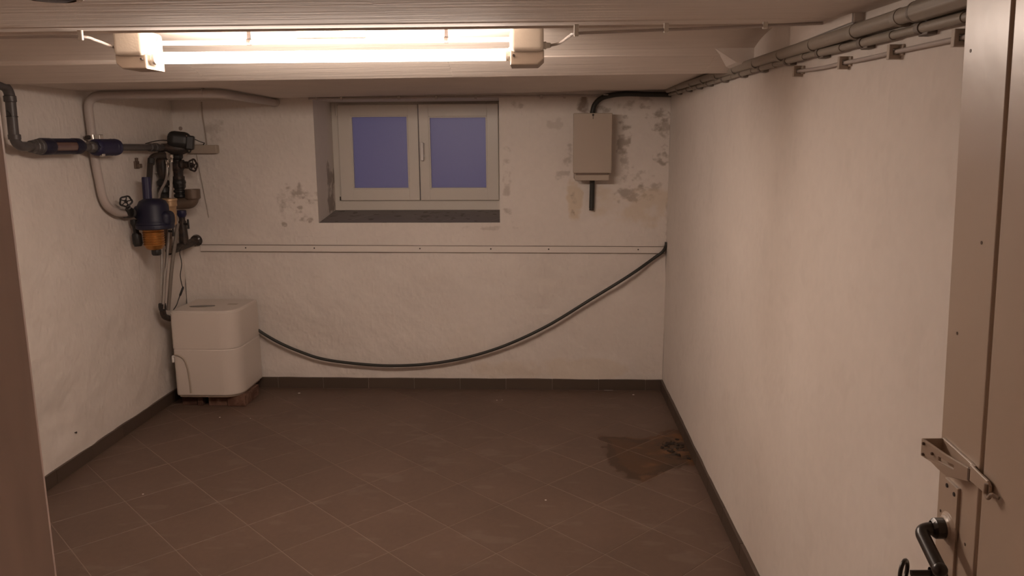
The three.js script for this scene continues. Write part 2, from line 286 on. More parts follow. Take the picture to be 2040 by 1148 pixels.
{ // doorway wall; the camera stands in the doorway
  const JX = -0.2705, JT = 0.16;
  const pts = [[-2.35, WF], [JX - 0.014, WF], [JX - 0.004, WF + 0.004], [JX + 0.002, WF + 0.014], [JX + 0.085, JT], [-2.35, JT]].map(([x, z]) => [x, -z]);
  const jamb = metreUV(prism(pts, 2.3).rotateX(-Math.PI / 2));
  { const p = jamb.attributes.position; for (let i = 0; i < p.count; i++) if (p.getX(i) > JX - 0.03) p.setX(i, p.getX(i)); }
  const w = solid('wall_front', jamb, M.jamb);
  part('wall_pier', boxUV(0.565, 1.0, 0, 2.3, WF, JT), M.plaster, w);
  part('lintel', boxUV(JX, 0.565, 1.86, 2.3, WF, JT), M.plaster, w);
  solid('wall_corridor', [box(-2.4, 1.0, 0, 2.3, 1.7, 1.9)], M.corridor);
}
// ceiling: two lowered soffits with a recess between them
{
  const shear = (g, k) => { const p = g.attributes.position; for (let i = 0; i < p.count; i++) p.setY(i, p.getY(i) + (p.getX(i) + 0.8) * k); return g; };
  const c = struct('ceiling');
  
  const along = (pts) => metreUV(prism(pts.map(([z, y]) => [-z, y]), BW + 0.1, 0).rotateY(Math.PI / 2)).translate(WL - 0.05, 0, 0);
  part('near_soffit', along([[-2.11, 2.35], [-2.11, 1.8905], [-2.0985, 1.8885], [-1.2, 1.8625], [1.9, 1.8625], [1.9, 2.35]]), M.ceiling, c);
  part('batten', along([[-2.095, 1.93], [-2.095, 1.8905], [-2.10, 1.8880], [-2.11, 1.8875], [-2.30, 1.9045], [-2.306, 1.93]]), M.ceiling, c);
  const arc = []; for (let i = 0; i <= 16; i++) { const t = i / 16, z = -2.295 - t * 0.765; arc.push([z, 1.898 + 0.066 * Math.pow(Math.max(0, 1 - Math.pow(Math.abs(t - 0.42) / (t < 0.42 ? 0.42 : 0.58), 2.2)), 0.8)]); }
  part('vault', along([[-2.29, 2.35], ...arc, [-3.06, 2.35]]), M.ceiling, c);
  part('beam', shear(along([[-3.05, 2.35], [-3.05, 1.899], [-3.054, 1.893], [-3.062, 1.8905], [-3.25, 1.8405], [-3.258, 1.8400], [-3.264, 1.8435], [-3.266, 2.35]]), 0.006), M.ceiling, c);
  part('far_soffit', shear(boxUV(WL - 0.05, WR + 0.05, 1.868, 2.35, -5.0, -3.26), 0.013), M.ceiling, c);
  // plaster run up to the right wall at the beam, and a short pier in the recess
  const f1 = metreUV(prism([[0.60, 1.93], [0.80, 1.93], [0.80, 1.845], [0.762, 1.848], [0.70, 1.868]], 0.25).translate(0, 0, -3.26));
  part('plaster_fillet', f1, M.plaster, c);
  part('plaster_pier', boxUV(0.735, 0.80, 1.86, 2.06, -2.50, -2.0, 0.01), M.plaster, c);
}
// ---------- floor ----------
{
  const fl = struct('floor');
  part('grout_bed', boxUV(WL - 0.1, WR + 0.1, -0.12, -0.0012, WB - 0.1, 1.9), M.grout, fl);
  const R = [WL + 0.002, WR - 0.002, WB + 0.002, -1.75];
  const clipPoly = (poly) => {
    for (const [ax, lim, sg] of [[0, R[0], 1], [0, R[1], -1], [1, R[2], 1], [1, R[3], -1]]) {
      const out = [];
      for (let i = 0; i < poly.length; i++) {
        const p = poly[i], q = poly[(i + 1) % poly.length], dp = sg * (p[ax] - lim), dq = sg * (q[ax] - lim);
        if (dp >= 0) out.push(p);
        if ((dp >= 0) !== (dq >= 0)) { const t = dp / (dp - dq); out.push([p[0] + t * (q[0] - p[0]), p[1] + t * (q[1] - p[1])]); }
      }
      poly = out; if (poly.length < 3) return null;
    }
    return poly;
  };
  const inset = (poly, d) => {
    const cx = poly.reduce((s, p) => s + p[0], 0) / poly.length, cz = poly.reduce((s, p) => s + p[1], 0) / poly.length;
    return poly.map(([x, z]) => { const l = Math.hypot(x - cx, z - cz) || 1; return [x - (x - cx) / l * d, z - (z - cz) / l * d]; });
  };
  for (let a = -22; a < 22; a++) for (let b = -22; b < 22; b++) {
    const g = 0.005;
    const quad = [[a + g, b + g], [a + 1 - g, b + g], [a + 1 - g, b + 1 - g], [a + g, b + 1 - g]].map(([i, j]) => tilePoint(i, j));
    let poly = clipPoly(quad); if (!poly) continue;
    let area = 0; poly.forEach((p, i) => { const q = poly[(i + 1) % poly.length]; area += p[0] * q[1] - q[0] * p[1]; }); if (Math.abs(area) < 0.0012) continue;
    if (area > 0) poly = poly.reverse();
    const top = inset(poly, 0.0012), lift = (hash(a, b, 17) - 0.5) * 0.0005, pos = [], n = poly.length;
    const P = (p, y) => [p[0], y + lift, p[1]];
    for (let i = 1; i < n - 1; i++) pos.push(...P(top[0], 0), ...P(top[i], 0), ...P(top[i + 1], 0));
    for (let i = 0; i < n; i++) { const j = (i + 1) % n; pos.push(...P(poly[i], -0.001), ...P(poly[j], -0.001), ...P(top[j], 0), ...P(poly[i], -0.001), ...P(top[j], 0), ...P(top[i], 0), ...P(poly[i], -0.008), ...P(poly[j], -0.008), ...P(poly[j], -0.001), ...P(poly[i], -0.008), ...P(poly[j], -0.001), ...P(poly[i], -0.001)); }
    const geo = new THREE.BufferGeometry(); geo.setAttribute('position', new THREE.Float32BufferAttribute(pos, 3)); geo.computeVertexNormals();
    const uv = []; for (let i = 0; i < pos.length; i += 3) uv.push((pos[i] - WL) / BW, (pos[i + 2] - FZ1) / (FZ0 - FZ1)); geo.setAttribute('uv', new THREE.Float32BufferAttribute(uv, 2));
    part('tile', geo, M.tile, fl);
  }
}
// skirting tiles
{
  const H = 0.072, T = 0.009;
  const bb = struct('baseboard_back'), bl = struct('baseboard_left'), br = struct('baseboard_right');
  const sk = (u0, u1, make, parent, i) => part('tile', make(u0, u1), M.skirt[i % 3], parent);
  let i = 0;
  for (let x = WR - 0.111; x > WL - 0.3; x -= 0.30) { const a = Math.max(WL, x - 0.2975), b = x; if (b - a > 0.01) sk(a, b, (p, q) => boxUV(p, q, 0.002, H, WB - 0.01, WB + T + 0.004, 0.0015), bb, i++); }
  sk(WR - 0.1085, WR, (p, q) => boxUV(p, q, 0.002, H, WB - 0.01, WB + T + 0.004, 0.0015), bb, i++);
  for (let z = WB + 0.012; z < -1.6; z += 0.30) { sk(z, z + 0.2975, (p, q) => boxUV(WL - 0.01, WL + T + 0.004, 0.002, H, p, q, 0.0015), bl, i++); sk(z, z + 0.2975, (p, q) => boxUV(WR - T - 0.004, WR + 0.01, 0.002, H, p, q, 0.0015), br, i++); }
  part('grout_joint', boxUV(WL, WR, 0.0, H - 0.002, WB - 0.01, WB + T + 0.0015), M.grout, bb);
  part('grout_joint', boxUV(WL - 0.01, WL + T + 0.0015, 0, H - 0.002, WB, -1.6), M.grout, bl);
  part('grout_joint', boxUV(WR - T - 0.0015, WR + 0.01, 0, H - 0.002, WB, -1.6), M.grout, br);
}

// ---------- window ----------
{
  const w = struct('window_1', [(OX0 + OX1) / 2, 1.137, ZW]);
  const fr = (x0, x1, y0, y1, z0, z1, l, r, b, t, rr) => [box(x0, x0 + l, y0, y1, z0, z1, rr), box(x1 - r, x1, y0, y1, z0, z1, rr), box(x0 + l - 0.004, x1 - r + 0.004, y0, y0 + b, z0, z1 - 0.0005, rr), box(x0 + l - 0.004, x1 - r + 0.004, y1 - t, y1, z0, z1 - 0.0005, rr)];
  part('window_frame', fr(OX0, OX1, 1.10, OY1, ZW - 0.05, ZW, 0.05, 0.05, 0.10, 0.04, 0.004), M.pvc, w);
  const sash = (x0, x1, gx0, gx1, gy0, gy1, tilt, name) => {
    const y0 = 1.199, y1 = 1.835, z0 = ZW - 0.03, z1 = ZW + 0.026;
    const s = new THREE.Group(); s.name = 'sash'; s.position.set((x0 + x1) / 2 - w.position.x, y0 - w.position.y, ZW - w.position.z); w.add(s); s.updateMatrixWorld(true); w.updateMatrixWorld(true);
    part('sash_frame', fr(x0, x1, y0, y1, z0, z1, gx0 - x0, x1 - gx1, gy0 - y0, y1 - gy1, 0.005), M.pvc, s);
    part('glazing_bead', fr(gx0 - 0.004, gx1 + 0.004, gy0 - 0.004, gy1 + 0.004, z1 - 0.03, z1 - 0.004, 0.011, 0.011, 0.011, 0.011, 0.002), M.pvc, s);
    part('pane', new THREE.PlaneGeometry(gx1 - gx0 + 0.01, gy1 - gy0 + 0.01).translate((gx0 + gx1) / 2, (gy0 + gy1) / 2, z1 - 0.022), M.pane, s);
    part('pane', new THREE.PlaneGeometry(gx1 - gx0 + 0.01, gy1 - gy0 + 0.01).translate((gx0 + gx1) / 2, (gy0 + gy1) / 2, z1 - 0.040), M.pane, s);
    s.rotation.x = tilt; return s;
  };
  sash(-1.381, -0.841, -1.293, -0.912, 1.277, 1.760, 0, 'left');
  const s2 = sash(-0.836, -0.306, -0.768, -0.384, 1.277, 1.752, 0.026, 'right');
  part('handle', [box(-0.827, -0.797, 1.485, 1.595, ZW + 0.025, ZW + 0.034, 0.006), cyl(V(-0.812, 1.575, ZW + 0.03), V(-0.812, 1.575, ZW + 0.075), 0.010), box(-0.8225, -0.8015, 1.465, 1.588, ZW + 0.066, ZW + 0.084, 0.008)], M.white, s2);
  for (const [x, y0, y1] of [[-1.388, 1.765, 1.835], [-1.385, 1.20, 1.225], [-0.299, 1.76, 1.82], [-0.299, 1.20, 1.235]]) part('hinge', cyl(V(x, y0, ZW + 0.012), V(x, y1, ZW + 0.012), 0.007), x < -1 && y0 < 1.3 ? M.iron : M.creamLight, w);
  const sl = solid('window_sill', (() => { const g = prism([[0, OY0 - 0.03], [0.415, OY0 - 0.03], [0.415, 1.133], [0, OY0]].map(([d, y]) => [d, y]), OX1 - OX0); g.rotateY(Math.PI / 2); g.translate(OX0, 0, WB - 0.004); const p = g.attributes.position, uv = []; for (let i = 0; i < p.count; i++) uv.push((p.getX(i) - OX0) / 1.15, (WB - p.getZ(i)) / 0.42); g.setAttribute('uv', new THREE.Float32BufferAttribute(uv, 2)); return g; })(), M.sill);
}

// ---------- fluorescent lamp ----------
{
  const TX0 = -1.2756, TX1 = -0.1074, TY = 1.8601, TZ = -2.6000;
  const L = thing('ceiling_lamp', 'long lit fluorescent strip lamp with beige end caps under the ceiling', 'lamp', [-0.6909, 1.9090, -2.6361]);
  const cap = (x0, x1, s) => {
    const c = part('end_cap', box(x0, x1, 1.8639, 1.9478, -2.6999, -2.5520, 0.015), M.cream, L);
    const lo = prism([[x0 + 0.003 + (s < 0 ? 0.017 : 0), 1.8288], [x1 - 0.003 - (s > 0 ? 0.017 : 0), 1.8288], [x1 - 0.003, 1.8442], [x1 - 0.003, 1.8649], [x0 + 0.003, 1.8649], [x0 + 0.003, 1.8442]], 0.118, 0.004).translate(0, 0, -2.6882);
    part('end_cover', lo, M.beige, c);
    part('screw', cyl(V(s > 0 ? x0 + 0.010 : x1 - 0.010, 1.8538, -2.566), V(s > 0 ? x0 + 0.010 : x1 - 0.010, 1.8538, -2.5545), 0.0035, 0.0035, 10), M.iron, c);
    const gx = s > 0 ? x1 : x0;
    part('cable_gland', lathe(V(gx - s * 0.004, 1.8910, -2.6340), V(gx + s * 0.024, 1.8910, -2.6340), [[0.012, 0], [0.012, 0.4], [0.009, 0.5], [0.008, 0.9], [0.005, 1], [0, 1]]), M.creamLight, c);
  };
  cap(-1.3771, TX0 - 0.003, -1); cap(TX1, -0.0035, 1);
  part('lamp_tube', [cyl(V(TX0 + 0.008, TY, TZ), V(TX1 - 0.008, TY, TZ), 0.0185, 0.0185, 28)], M.tube, L);
  for (const [x, s] of [[TX0, 1], [TX1, -1]]) part('lamp_holder', [lathe(V(x - s * 0.005, TY, TZ), V(x + s * 0.016, TY, TZ), [[0, 0], [0.0225, 0], [0.0225, 0.6], [0.020, 0.62], [0.020, 1], [0, 1]]), box(x - 0.005, x + 0.005, TY, 1.9282, TZ - 0.028, TZ - 0.014, 0.003)], M.creamLight, L);
  part('rail', cyl(V(TX0 - 0.002, 1.9122, -2.6436), V(TX1 + 0.002, 1.9122, -2.6436), 0.0075), M.cream, L);
  for (const x of [-0.9673, -0.3189]) part('rail_clip', [ringZ(V(x - 0.006, 1.9122, -2.6436), V(x + 0.006, 1.9122, -2.6436), 0.0105, 0.003), box(x - 0.005, x + 0.005, 1.9218, 1.972, -2.6489, -2.6383, 0.002)], M.iron, L);
  part('ballast', box(-0.8132, -0.5846, 1.9229, 1.9569, -2.6840, -2.6468, 0.005), M.cream, L);
  for (const [dy, dz] of [[0, 1], [-1, 0], [0, -1], [1, 0]]) {
    const l = new THREE.RectAreaLight(LAMP_COLOR, LAMP_POWER, TX1 - TX0 - 0.05, 0.034); l.name = 'lamp_tube_light';
    l.position.set((TX0 + TX1) / 2, TY + dy * 0.0205, TZ + dz * 0.0205); scene.add(l); l.up.set(0, dy ? 0 : 1, dy ? 1 : 0); l.lookAt(l.position.x, TY + dy, TZ + dz);
  }
}
// lamp feed cables
function cableThing(name, label, cat, pts, r, mat, clips, clipGeo, clipMat, clipName = 'cable_clip', seg = 80) {
  const mid = pts[Math.floor(pts.length / 2)], t = thing(name, label, cat, [mid.x, mid.y, mid.z]);
  part('cable', wire(pts, r, seg), mat, t);
  for (const c of clips) part(clipName, clipGeo(c), clipMat, t);
  return t;
}
const beamClip = ([x, y, z]) => [box(x - 0.0065, x + 0.0065, y - 0.008, y + 0.024, z - 0.006, z + 0.006, 0.003)];
cableThing('lamp_cable', 'painted cable curving up from the right end of the strip lamp', 'cable', [V(0.0170, 1.8910, -2.6340), V(0.0372, 1.8899, -2.5936), V(0.0531, 1.8856, -2.4873), V(0.0702, 1.8793, -2.3173), V(0.0850, 1.8740, -2.2216), V(0.1807, 1.8761, -2.2141), V(0.3242, 1.8793, -2.2110), V(0.5846, 1.8867, -2.2110), V(0.8132, 1.8942, -2.2110)], 0.0042, M.pipeWhite, [[0.0850, 1.8740, -2.2195], [0.3242, 1.8793, -2.2110], [0.585, 1.8867, -2.2109]], beamClip, M.creamLight);
cableThing('lamp_cable', 'painted cable running left from the strip lamp along the ceiling', 'cable', [V(-1.3946, 1.8910, -2.6340), V(-1.3818, 1.8942, -2.5511), V(-1.3393, 1.8920, -2.3917), V(-1.2915, 1.8814, -2.2322), V(-1.3818, 1.8803, -2.2163), V(-1.5413, 1.8793, -2.2163), V(-1.9133, 1.8814, -2.2163), V(-2.4554, 1.8856, -2.2163)], 0.0042, M.pipeWhite, [[-1.2915, 1.8793, -2.2322]], beamClip, M.creamLight);
// painted cable along the top of the back wall
cableThing('wall_cable', 'white painted cable along the ceiling edge above the window', 'cable', [V(-1.45, 1.853, -4.912), V(-1.0, 1.853, -4.91), V(-0.6, 1.855, -4.911), V(-0.1, 1.857, -4.912), V(0.2, 1.857, -4.912), V(0.45, 1.856, -4.913)], 0.0065, M.pipeWhite, [-1.40, -1.245, -0.89, -0.66, -0.42, -0.02, 0.12].map((x) => [x, 1.855, -4.911]), ([x, y, z]) => [box(x - 0.008, x + 0.008, y - 0.011, y + 0.011, z - 0.012, z + 0.009, 0.003)], M.pipeWhite);

// round dark fitting in the near soffit
{
  const t = thing('ceiling_spot', 'dark round fitting in the near ceiling at the top left corner', 'fitting', [-0.945, 1.8725, -1.545]);
  part('rim', lathe(V(-0.945, 1.8605, -1.545), V(-0.945, 1.8755, -1.545), [[0.044, 0], [0.056, 0.1], [0.060, 0.6], [0.061, 1]]), M.glossPaintDark, t);
  part('insert', lathe(V(-0.945, 1.8575, -1.545), V(-0.945, 1.8755, -1.545), [[0, 0], [0.03, 0.05], [0.042, 0.3], [0.047, 1]]), M.hole, t);
}

// ---------- right wall pipes ----------
{
  const y1 = (z) => 1.829 + (-z - 1.1) * 0.0125;
  const X = 0.735;
  const t = thing('conduit_pipe', 'thickest grey painted pipe along the top of the right wall', 'pipe', [X, y1(-3), -3]);
  part('pipe', [cyl(V(X, y1(-4.88) + 0.008, -4.88), V(X, y1(-1.62), -1.62), 0.0165)], M.conduit, t);
  part('socket', [lathe(V(X, y1(-1.66), -1.66), V(X, y1(-1.0), -1.0), [[0.0165, 0], [0.021, 0.004], [0.021, 1], [0, 1]])], M.conduit, t);
  part('joint_ring', lathe(V(X, y1(-1.66), -1.667), V(X, y1(-1.66), -1.657), [[0.0165, 0], [0.0215, 0.2], [0.0215, 1], [0.0165, 1]]), M.conduitClip, t);
  for (const z of [-1.74, -1.98, -2.28, -2.58, -2.88, -3.18, -3.5, -3.8, -4.1, -4.5]) part('pipe_clamp', [lathe(V(X, y1(z), z - 0.011), V(X, y1(z), z + 0.011), [[0.0165, 0], [0.0178, 0], [0.0178, 1], [0.0165, 1]]), box(X, WR + 0.004, y1(z) - 0.019, y1(z) - 0.004, z - 0.010, z + 0.010, 0.003)], M.conduit, t);
}
{
  const P = [[-4.86, 1.858], [-3.6, 1.842], [-2.483, 1.826], [-1.933, 1.810], [-1.587, 1.802], [-1.05, 1.790]], X = 0.744;
  const yAt = (z) => { for (let i = 0; i < P.length - 1; i++) if (z <= P[i + 1][0]) { const k = (z - P[i][0]) / (P[i + 1][0] - P[i][0]); return P[i][1] + k * (P[i + 1][1] - P[i][1]); } return P[5][1]; };
  const t = thing('conduit_pipe', 'thinner grey pipe with saddles below the thickest wall pipe', 'pipe', [X, 1.826, -2.5]);
  part('pipe', tube(P.map(([z, y]) => V(X, y, z)), 0.0085, 0.05, 60), M.conduit, t);
  const S = [-1.66, -1.953, -2.247, -2.537, -2.836, -3.112, -3.421, -3.73, -3.971, -4.25, -4.55];
  for (let i = 0; i < S.length; i++) { const z = S[i]; part('sleeve', cyl(V(X, yAt(z), z), V(X, yAt(z + 0.17), z + 0.17), 0.0102), M.conduit, t); part('saddle', [lathe(V(X, yAt(z), z - 0.006), V(X, yAt(z), z + 0.012), [[0.0102, 0], [0.0125, 0], [0.0125, 1], [0.0102, 1]]), box(X - 0.002, WR + 0.003, yAt(z) - 0.0155, yAt(z) - 0.006, z - 0.006, z + 0.035, 0.003)], M.conduitClip, t); }
  cableThing('wall_cable', 'thin painted wire squeezed between the two grey wall pipes', 'cable', [-4.8, -3.6, -2.5, -1.95, -1.6, -1.1].map((z) => V(0.757, yAt(z) + 0.0135, z)), 0.0035, M.conduit, [], null, null);
}
{
  const pts = [[-2.47, 1.789], [-2.444, 1.788], [-2.26, 1.780], [-2.076, 1.777], [-1.93, 1.7735], [-1.784, 1.772], [-1.51, 1.767], [-1.2, 1.760]];
  const path = [V(0.766, 1.796, -2.50), ...pts.map(([z, y]) => V(0.750, y, z))];
  const ringShape = () => { const s = new THREE.Shape(); const w = 0.0125, h = 0.0135; s.moveTo(-w, -h); s.lineTo(w, -h); s.lineTo(w, h); s.lineTo(-w, h); s.closePath(); const q = new THREE.Path(); q.moveTo(-0.0075, -0.0075); q.lineTo(-0.0075, 0.0075); q.lineTo(0.0075, 0.0075); q.lineTo(0.0075, -0.0075); q.closePath(); s.holes.push(q); return new THREE.ExtrudeGeometry(s, { depth: 0.010, bevelEnabled: true, bevelSize: 0.002, bevelThickness: 0.002, bevelSegments: 2 }); };
  cableThing('wall_cable', 'painted cable in square clips below the grey pipes on right wall', 'cable', path, 0.0048, M.pipeWhite, [[0.750, 1.788, -2.444], [0.750, 1.777, -2.076], [0.750, 1.772, -1.784], [0.750, 1.767, -1.51]], ([x, y, z]) => [ringShape().translate(x, y, z - 0.006), box(x + 0.006, WR + 0.003, y - 0.010, y + 0.014, z - 0.004, z + 0.024, 0.003)], M.beige);
}

// ---------- meter box with black cables ----------
{
  const X0 = 0.171, X1 = 0.401, Y0 = 1.3535, Y1 = 1.751, Z1 = -4.787;
  const t = thing('meter_box', 'flat beige wall box to the right of the window', 'box', [(X0 + X1) / 2, Y0, WB]);
  part('back_box', box(X0 + 0.008, X1 - 0.008, Y0 + 0.006, Y1 - 0.008, WB - 0.004, Z1 - 0.03, 0.006), M.beige, t);
  part('cover', box(X0, X1, Y0 + 0.045, Y1, Z1 - 0.04, Z1, 0.005), M.beige, t);
  const f = part('bottom_flap', box(X0 + 0.012, X1 - 0.012, Y0, Y0 + 0.034, Z1 - 0.045, Z1 - 0.006, 0.004), M.beige, t);
  part('slot', box(X0 + 0.02, X1 - 0.02, Y0 + 0.033, Y0 + 0.046, Z1 - 0.03, Z1 - 0.010, 0.002), M.bronze, t);
  part('screw', [cyl(V(0.287, 1.740, Z1 - 0.002), V(0.287, 1.740, Z1 + 0.003), 0.007, 0.006, 14), box(0.2855, 0.2885, 1.716, 1.737, Z1 - 0.001, Z1 + 0.0008, 0.0005)], M.iron, t);
  const c = thing('supply_cable', 'thick black cable bending from the beige wall box to the corner', 'cable', [0.3, 1.75, -4.88]);
  part('cable', wire([V(0.287, 1.745, -4.885), V(0.291, 1.785, -4.885), V(0.305, 1.823, -4.886), V(0.342, 1.856, -4.888), V(0.40, 1.872, -4.89), V(0.48, 1.880, -4.892), V(0.62, 1.876, -4.892), V(0.72, 1.874, -4.89), V(0.757, 1.873, -4.885)].map((p) => V(p.x, p.y - 0.014, p.z)), 0.0155, 70, 14), M.rubber, c);
  part('bare_patch', box(0.352, 0.382, 1.858, 1.8625, -4.885, -4.874, 0.002), M.creamLight, c);
  const s = thing('cable_stub', 'short black cable stub hanging below the beige wall box', 'cable', [0.294, 1.17, -4.898]);
  part('cable', wire([V(0.293, 1.36, -4.885), V(0.293, 1.30, -4.893), V(0.292, 1.22, -4.897), V(0.291, 1.178, -4.897)], 0.0155, 30, 14), M.rubber, s);
  part('cut_end', [cyl(V(0.291, 1.182, -4.897), V(0.291, 1.166, -4.897), 0.012, 0.0155, 14)], M.iron, s);
}
// flat batten across the back wall
{
  const t = thing('wall_batten', 'long white painted batten across the back wall under the window', 'batten', [-0.72, 0.92, WB]);
  const g = box(-2.199, 0.752, 0.9, 0.94, WB - 0.006, WB + 0.0140, 0.003); { const p = g.attributes.position; for (let i = 0; i < p.count; i++) p.setY(i, p.getY(i) - (p.getX(i) + 0.72) * 0.0045 + 0.0015); }
  part('board', metreUV(g), M.plaster, t);
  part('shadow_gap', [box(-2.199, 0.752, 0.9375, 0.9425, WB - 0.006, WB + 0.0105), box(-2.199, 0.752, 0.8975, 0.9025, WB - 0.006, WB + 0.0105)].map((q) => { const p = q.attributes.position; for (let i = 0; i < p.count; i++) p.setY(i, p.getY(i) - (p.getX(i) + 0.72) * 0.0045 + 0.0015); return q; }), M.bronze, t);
  for (const px of [477, 618, 833, 976, 1092, 1270]) { const x = (px - 1085) / 318.6 + 0.005; part('nail', cyl(V(x, 0.925 - (x + 0.72) * 0.0045, WB + 0.010), V(x, 0.925 - (x + 0.72) * 0.0045, WB + 0.0155), 0.005, 0.0045, 10), M.iron, t); }
}
// sagging drain hose
{
  const t = thing('drain_hose', 'long black hose sagging from the white water softener to the corner', 'hose', [-0.95, 0.16, -4.887]);
  part('hose', wire([[-1.90, 0.437], [-1.885, 0.423], [-1.80, 0.362], [-1.705, 0.307], [-1.575, 0.25], [-1.446, 0.207], [-1.185, 0.172], [-0.956, 0.163], [-0.661, 0.188], [-0.335, 0.27], [-0.013, 0.414], [0.303, 0.611], [0.551, 0.771], [0.69, 0.868], [0.738, 0.905]].map(([x, y], i, a) => V(x * 0.9955, 1.588 + (y - 1.588) * 0.9955, i > a.length - 3 ? -4.890 : -4.866)).concat([V(0.757, 0.942, -4.908), V(0.760, 0.965, -4.912)]), 0.0098, 200, 12), M.rubber, t);
}

// ---------- water softener on bricks ----------
{
  const X0 = -2.232, X1 = -1.836, Z0 = -4.868, Z1 = -4.492, Y0 = 0.079, Y1 = 0.606;
  const t = thing('water_softener', 'white boxy water softener standing on bricks in the left corner', 'water softener', [(X0 + X1) / 2, Y0, (Z0 + Z1) / 2]);
  const foot = (m, rl, rr) => { const s = new THREE.Shape(), a = X0 + m, b = X1 - m, f = -(Z1 - m), k = -(Z0 + m); s.moveTo(a, k); s.lineTo(b - 0.0, k); s.lineTo(b, f + rr); s.bezierCurveTo(b, f + rr * 0.4, b - rr * 0.4, f, b - rr, f); s.lineTo(a + rl, f); s.quadraticCurveTo(a, f, a, f + rl); s.closePath(); return s; };
  const slab = (m, y0, y1, bev) => new THREE.ExtrudeGeometry(foot(m + bev, 0.014, 0.10), { depth: y1 - y0 - 2 * bev, bevelEnabled: true, bevelSize: bev, bevelThickness: bev, bevelSegments: 4, curveSegments: 14 }).rotateX(-Math.PI / 2).translate(0, y0 + bev, 0).scale(1, 1, 1);
  part('lower_body', slab(0.0, Y0, 0.374, 0.012), M.softener, t);
  part('upper_body', slab(0.001, 0.3715, Y1 - 0.012, 0.004), M.softener, t);
  const lid = part('lid', slab(0.004, Y1 - 0.018, Y1, 0.008), M.softener, t);
  const disp = new THREE.Shape(); disp.moveTo(-0.075, 0.012); disp.quadraticCurveTo(-0.03, 0.048, 0.062, 0.045); disp.quadraticCurveTo(0.078, 0.042, 0.07, 0.022); disp.quadraticCurveTo(0.03, -0.012, -0.06, -0.004); disp.closePath();
  part('display', new THREE.ExtrudeGeometry(disp, { depth: 0.002, bevelEnabled: true, bevelSize: 0.002, bevelThickness: 0.002, bevelSegments: 2, curveSegments: 12 }).rotateX(-Math.PI / 2).translate(-2.093, Y1 - 0.001, -4.617), M.screen, lid);
  part('lid_mark', box(-1.96, -1.90, Y1 - 0.001, Y1 + 0.001, -4.72, -4.69, 0.0008), M.beige, lid);
  // the curved seam that sets off the lower left of the front
  const sx = [V(X0 - 0.001, 0.338, Z1 - 0.035), V(X0 + 0.012, 0.337, Z1 - 0.004), V(X0 + 0.035, 0.334, Z1 + 0.001), V(X0 + 0.066, 0.313, Z1 + 0.001), V(X0 + 0.083, 0.262, Z1 + 0.001), V(X0 + 0.092, 0.18, Z1 + 0.001), V(X0 + 0.094, 0.10, Z1 + 0.001)];
  part('front_seam', wire(sx, 0.0055, 60, 8), M.beige, t);
  part('overflow_elbow', tube([V(X0 + 0.02, 0.325, -4.505), V(X0 - 0.006, 0.325, -4.505), V(X0 - 0.006, 0.288, -4.505)], 0.0070, 0.005, 24), M.white, t, 'small white plastic overflow elbow');
  part('base_tray', slab(0.012, Y0 - 0.010, Y0 + 0.004, 0.003), M.beige, t);
  for (const [name, label, b, m] of [
    ['brick', 'dark red brick under the left front of the white softener', [-2.226, -2.135, 0, 0.068, -4.80, -4.553], M.brickDark],
    ['brick', 'narrow upright brick piece second from left under the softener', [-2.128, -2.094, 0.0, 0.065, -4.72, -4.545], M.brickDark],
    ['brick', 'reddish brick showing its long side under the softener middle', [-2.062, -1.945, 0, 0.066, -4.665, -4.552], M.brick],
    ['brick', 'rust brown brick under the right front corner of the softener', [-1.938, -1.826, 0, 0.068, -4.775, -4.54], M.brick]]) {
    const o = thing(name, label, 'brick', [(b[0] + b[1]) / 2, 0, (b[4] + b[5]) / 2]);
    const g = metreUV(box(...b, 0.004)), p = g.attributes.position; for (let i = 0; i < p.count; i++) p.setXYZ(i, p.getX(i) + (vnoise(p.getY(i) * 90, p.getZ(i) * 90, 7) - 0.5) * 0.003, p.getY(i), p.getZ(i) + (vnoise(p.getX(i) * 90, p.getY(i) * 90, 8) - 0.5) * 0.003);
    g.attributes.uv.array.forEach((v, i, a) => { a[i] = v * 4; }); scene.remove(o);
    const mesh = part(o.name, g, m); mesh.geometry.translate(-o.position.x, 0, -o.position.z); mesh.position.copy(o.position); mesh.userData = o.userData;
  }
}

// ---------- plumbing in the left corner ----------
const PX = -2.237;                                                      // axis of the supply line along the left wall
{ // painted riser
  const t = thing('riser_pipe', 'pale painted pipe down the left wall and along the ceiling', 'pipe', [-2.285, 1.2, -3.97]);
  part('pipe', tube([V(-2.272, 1.218, -4.20), V(-2.282, 1.222, -4.12), V(-2.284, 1.28, -4.005), V(-2.284, 1.50, -3.965), V(-2.284, 1.825, -3.95), V(-1.63, 1.832, -3.955), V(-1.66, 1.832, -4.89)], 0.0215, 0.075, 240, 16), M.pipeWhite, t);
  part('wall_flange', lathe(V(-1.66, 1.834, -4.875), V(-1.66, 1.834, -4.925), [[0.0215, 0], [0.028, 0.3], [0.028, 1]]), M.pipeWhite, t);
  part('elbow_collar', [lathe(V(-1.70, 1.834, -3.955), V(-1.69, 1.834, -3.955), [[0.0215, 0], [0.0245, 0.2], [0.0245, 0.8], [0.0215, 1]])], M.pipeWhite, t);
  const c = part('pipe_clamp', [lathe(V(-2.284, 1.607, -3.96), V(-2.284, 1.633, -3.96), [[0.0215, 0], [0.0245, 0], [0.0245, 1], [0.0215, 1]]), box(-2.262, -2.232, 1.606, 1.634, -3.972, -3.938, 0.004)], M.chrome, t);
  part('clamp_screw', [cyl(V(-2.29, 1.62, -3.92), V(-2.29, 1.62, -3.938), 0.010, 0.012, 12)], M.iron, c);
}
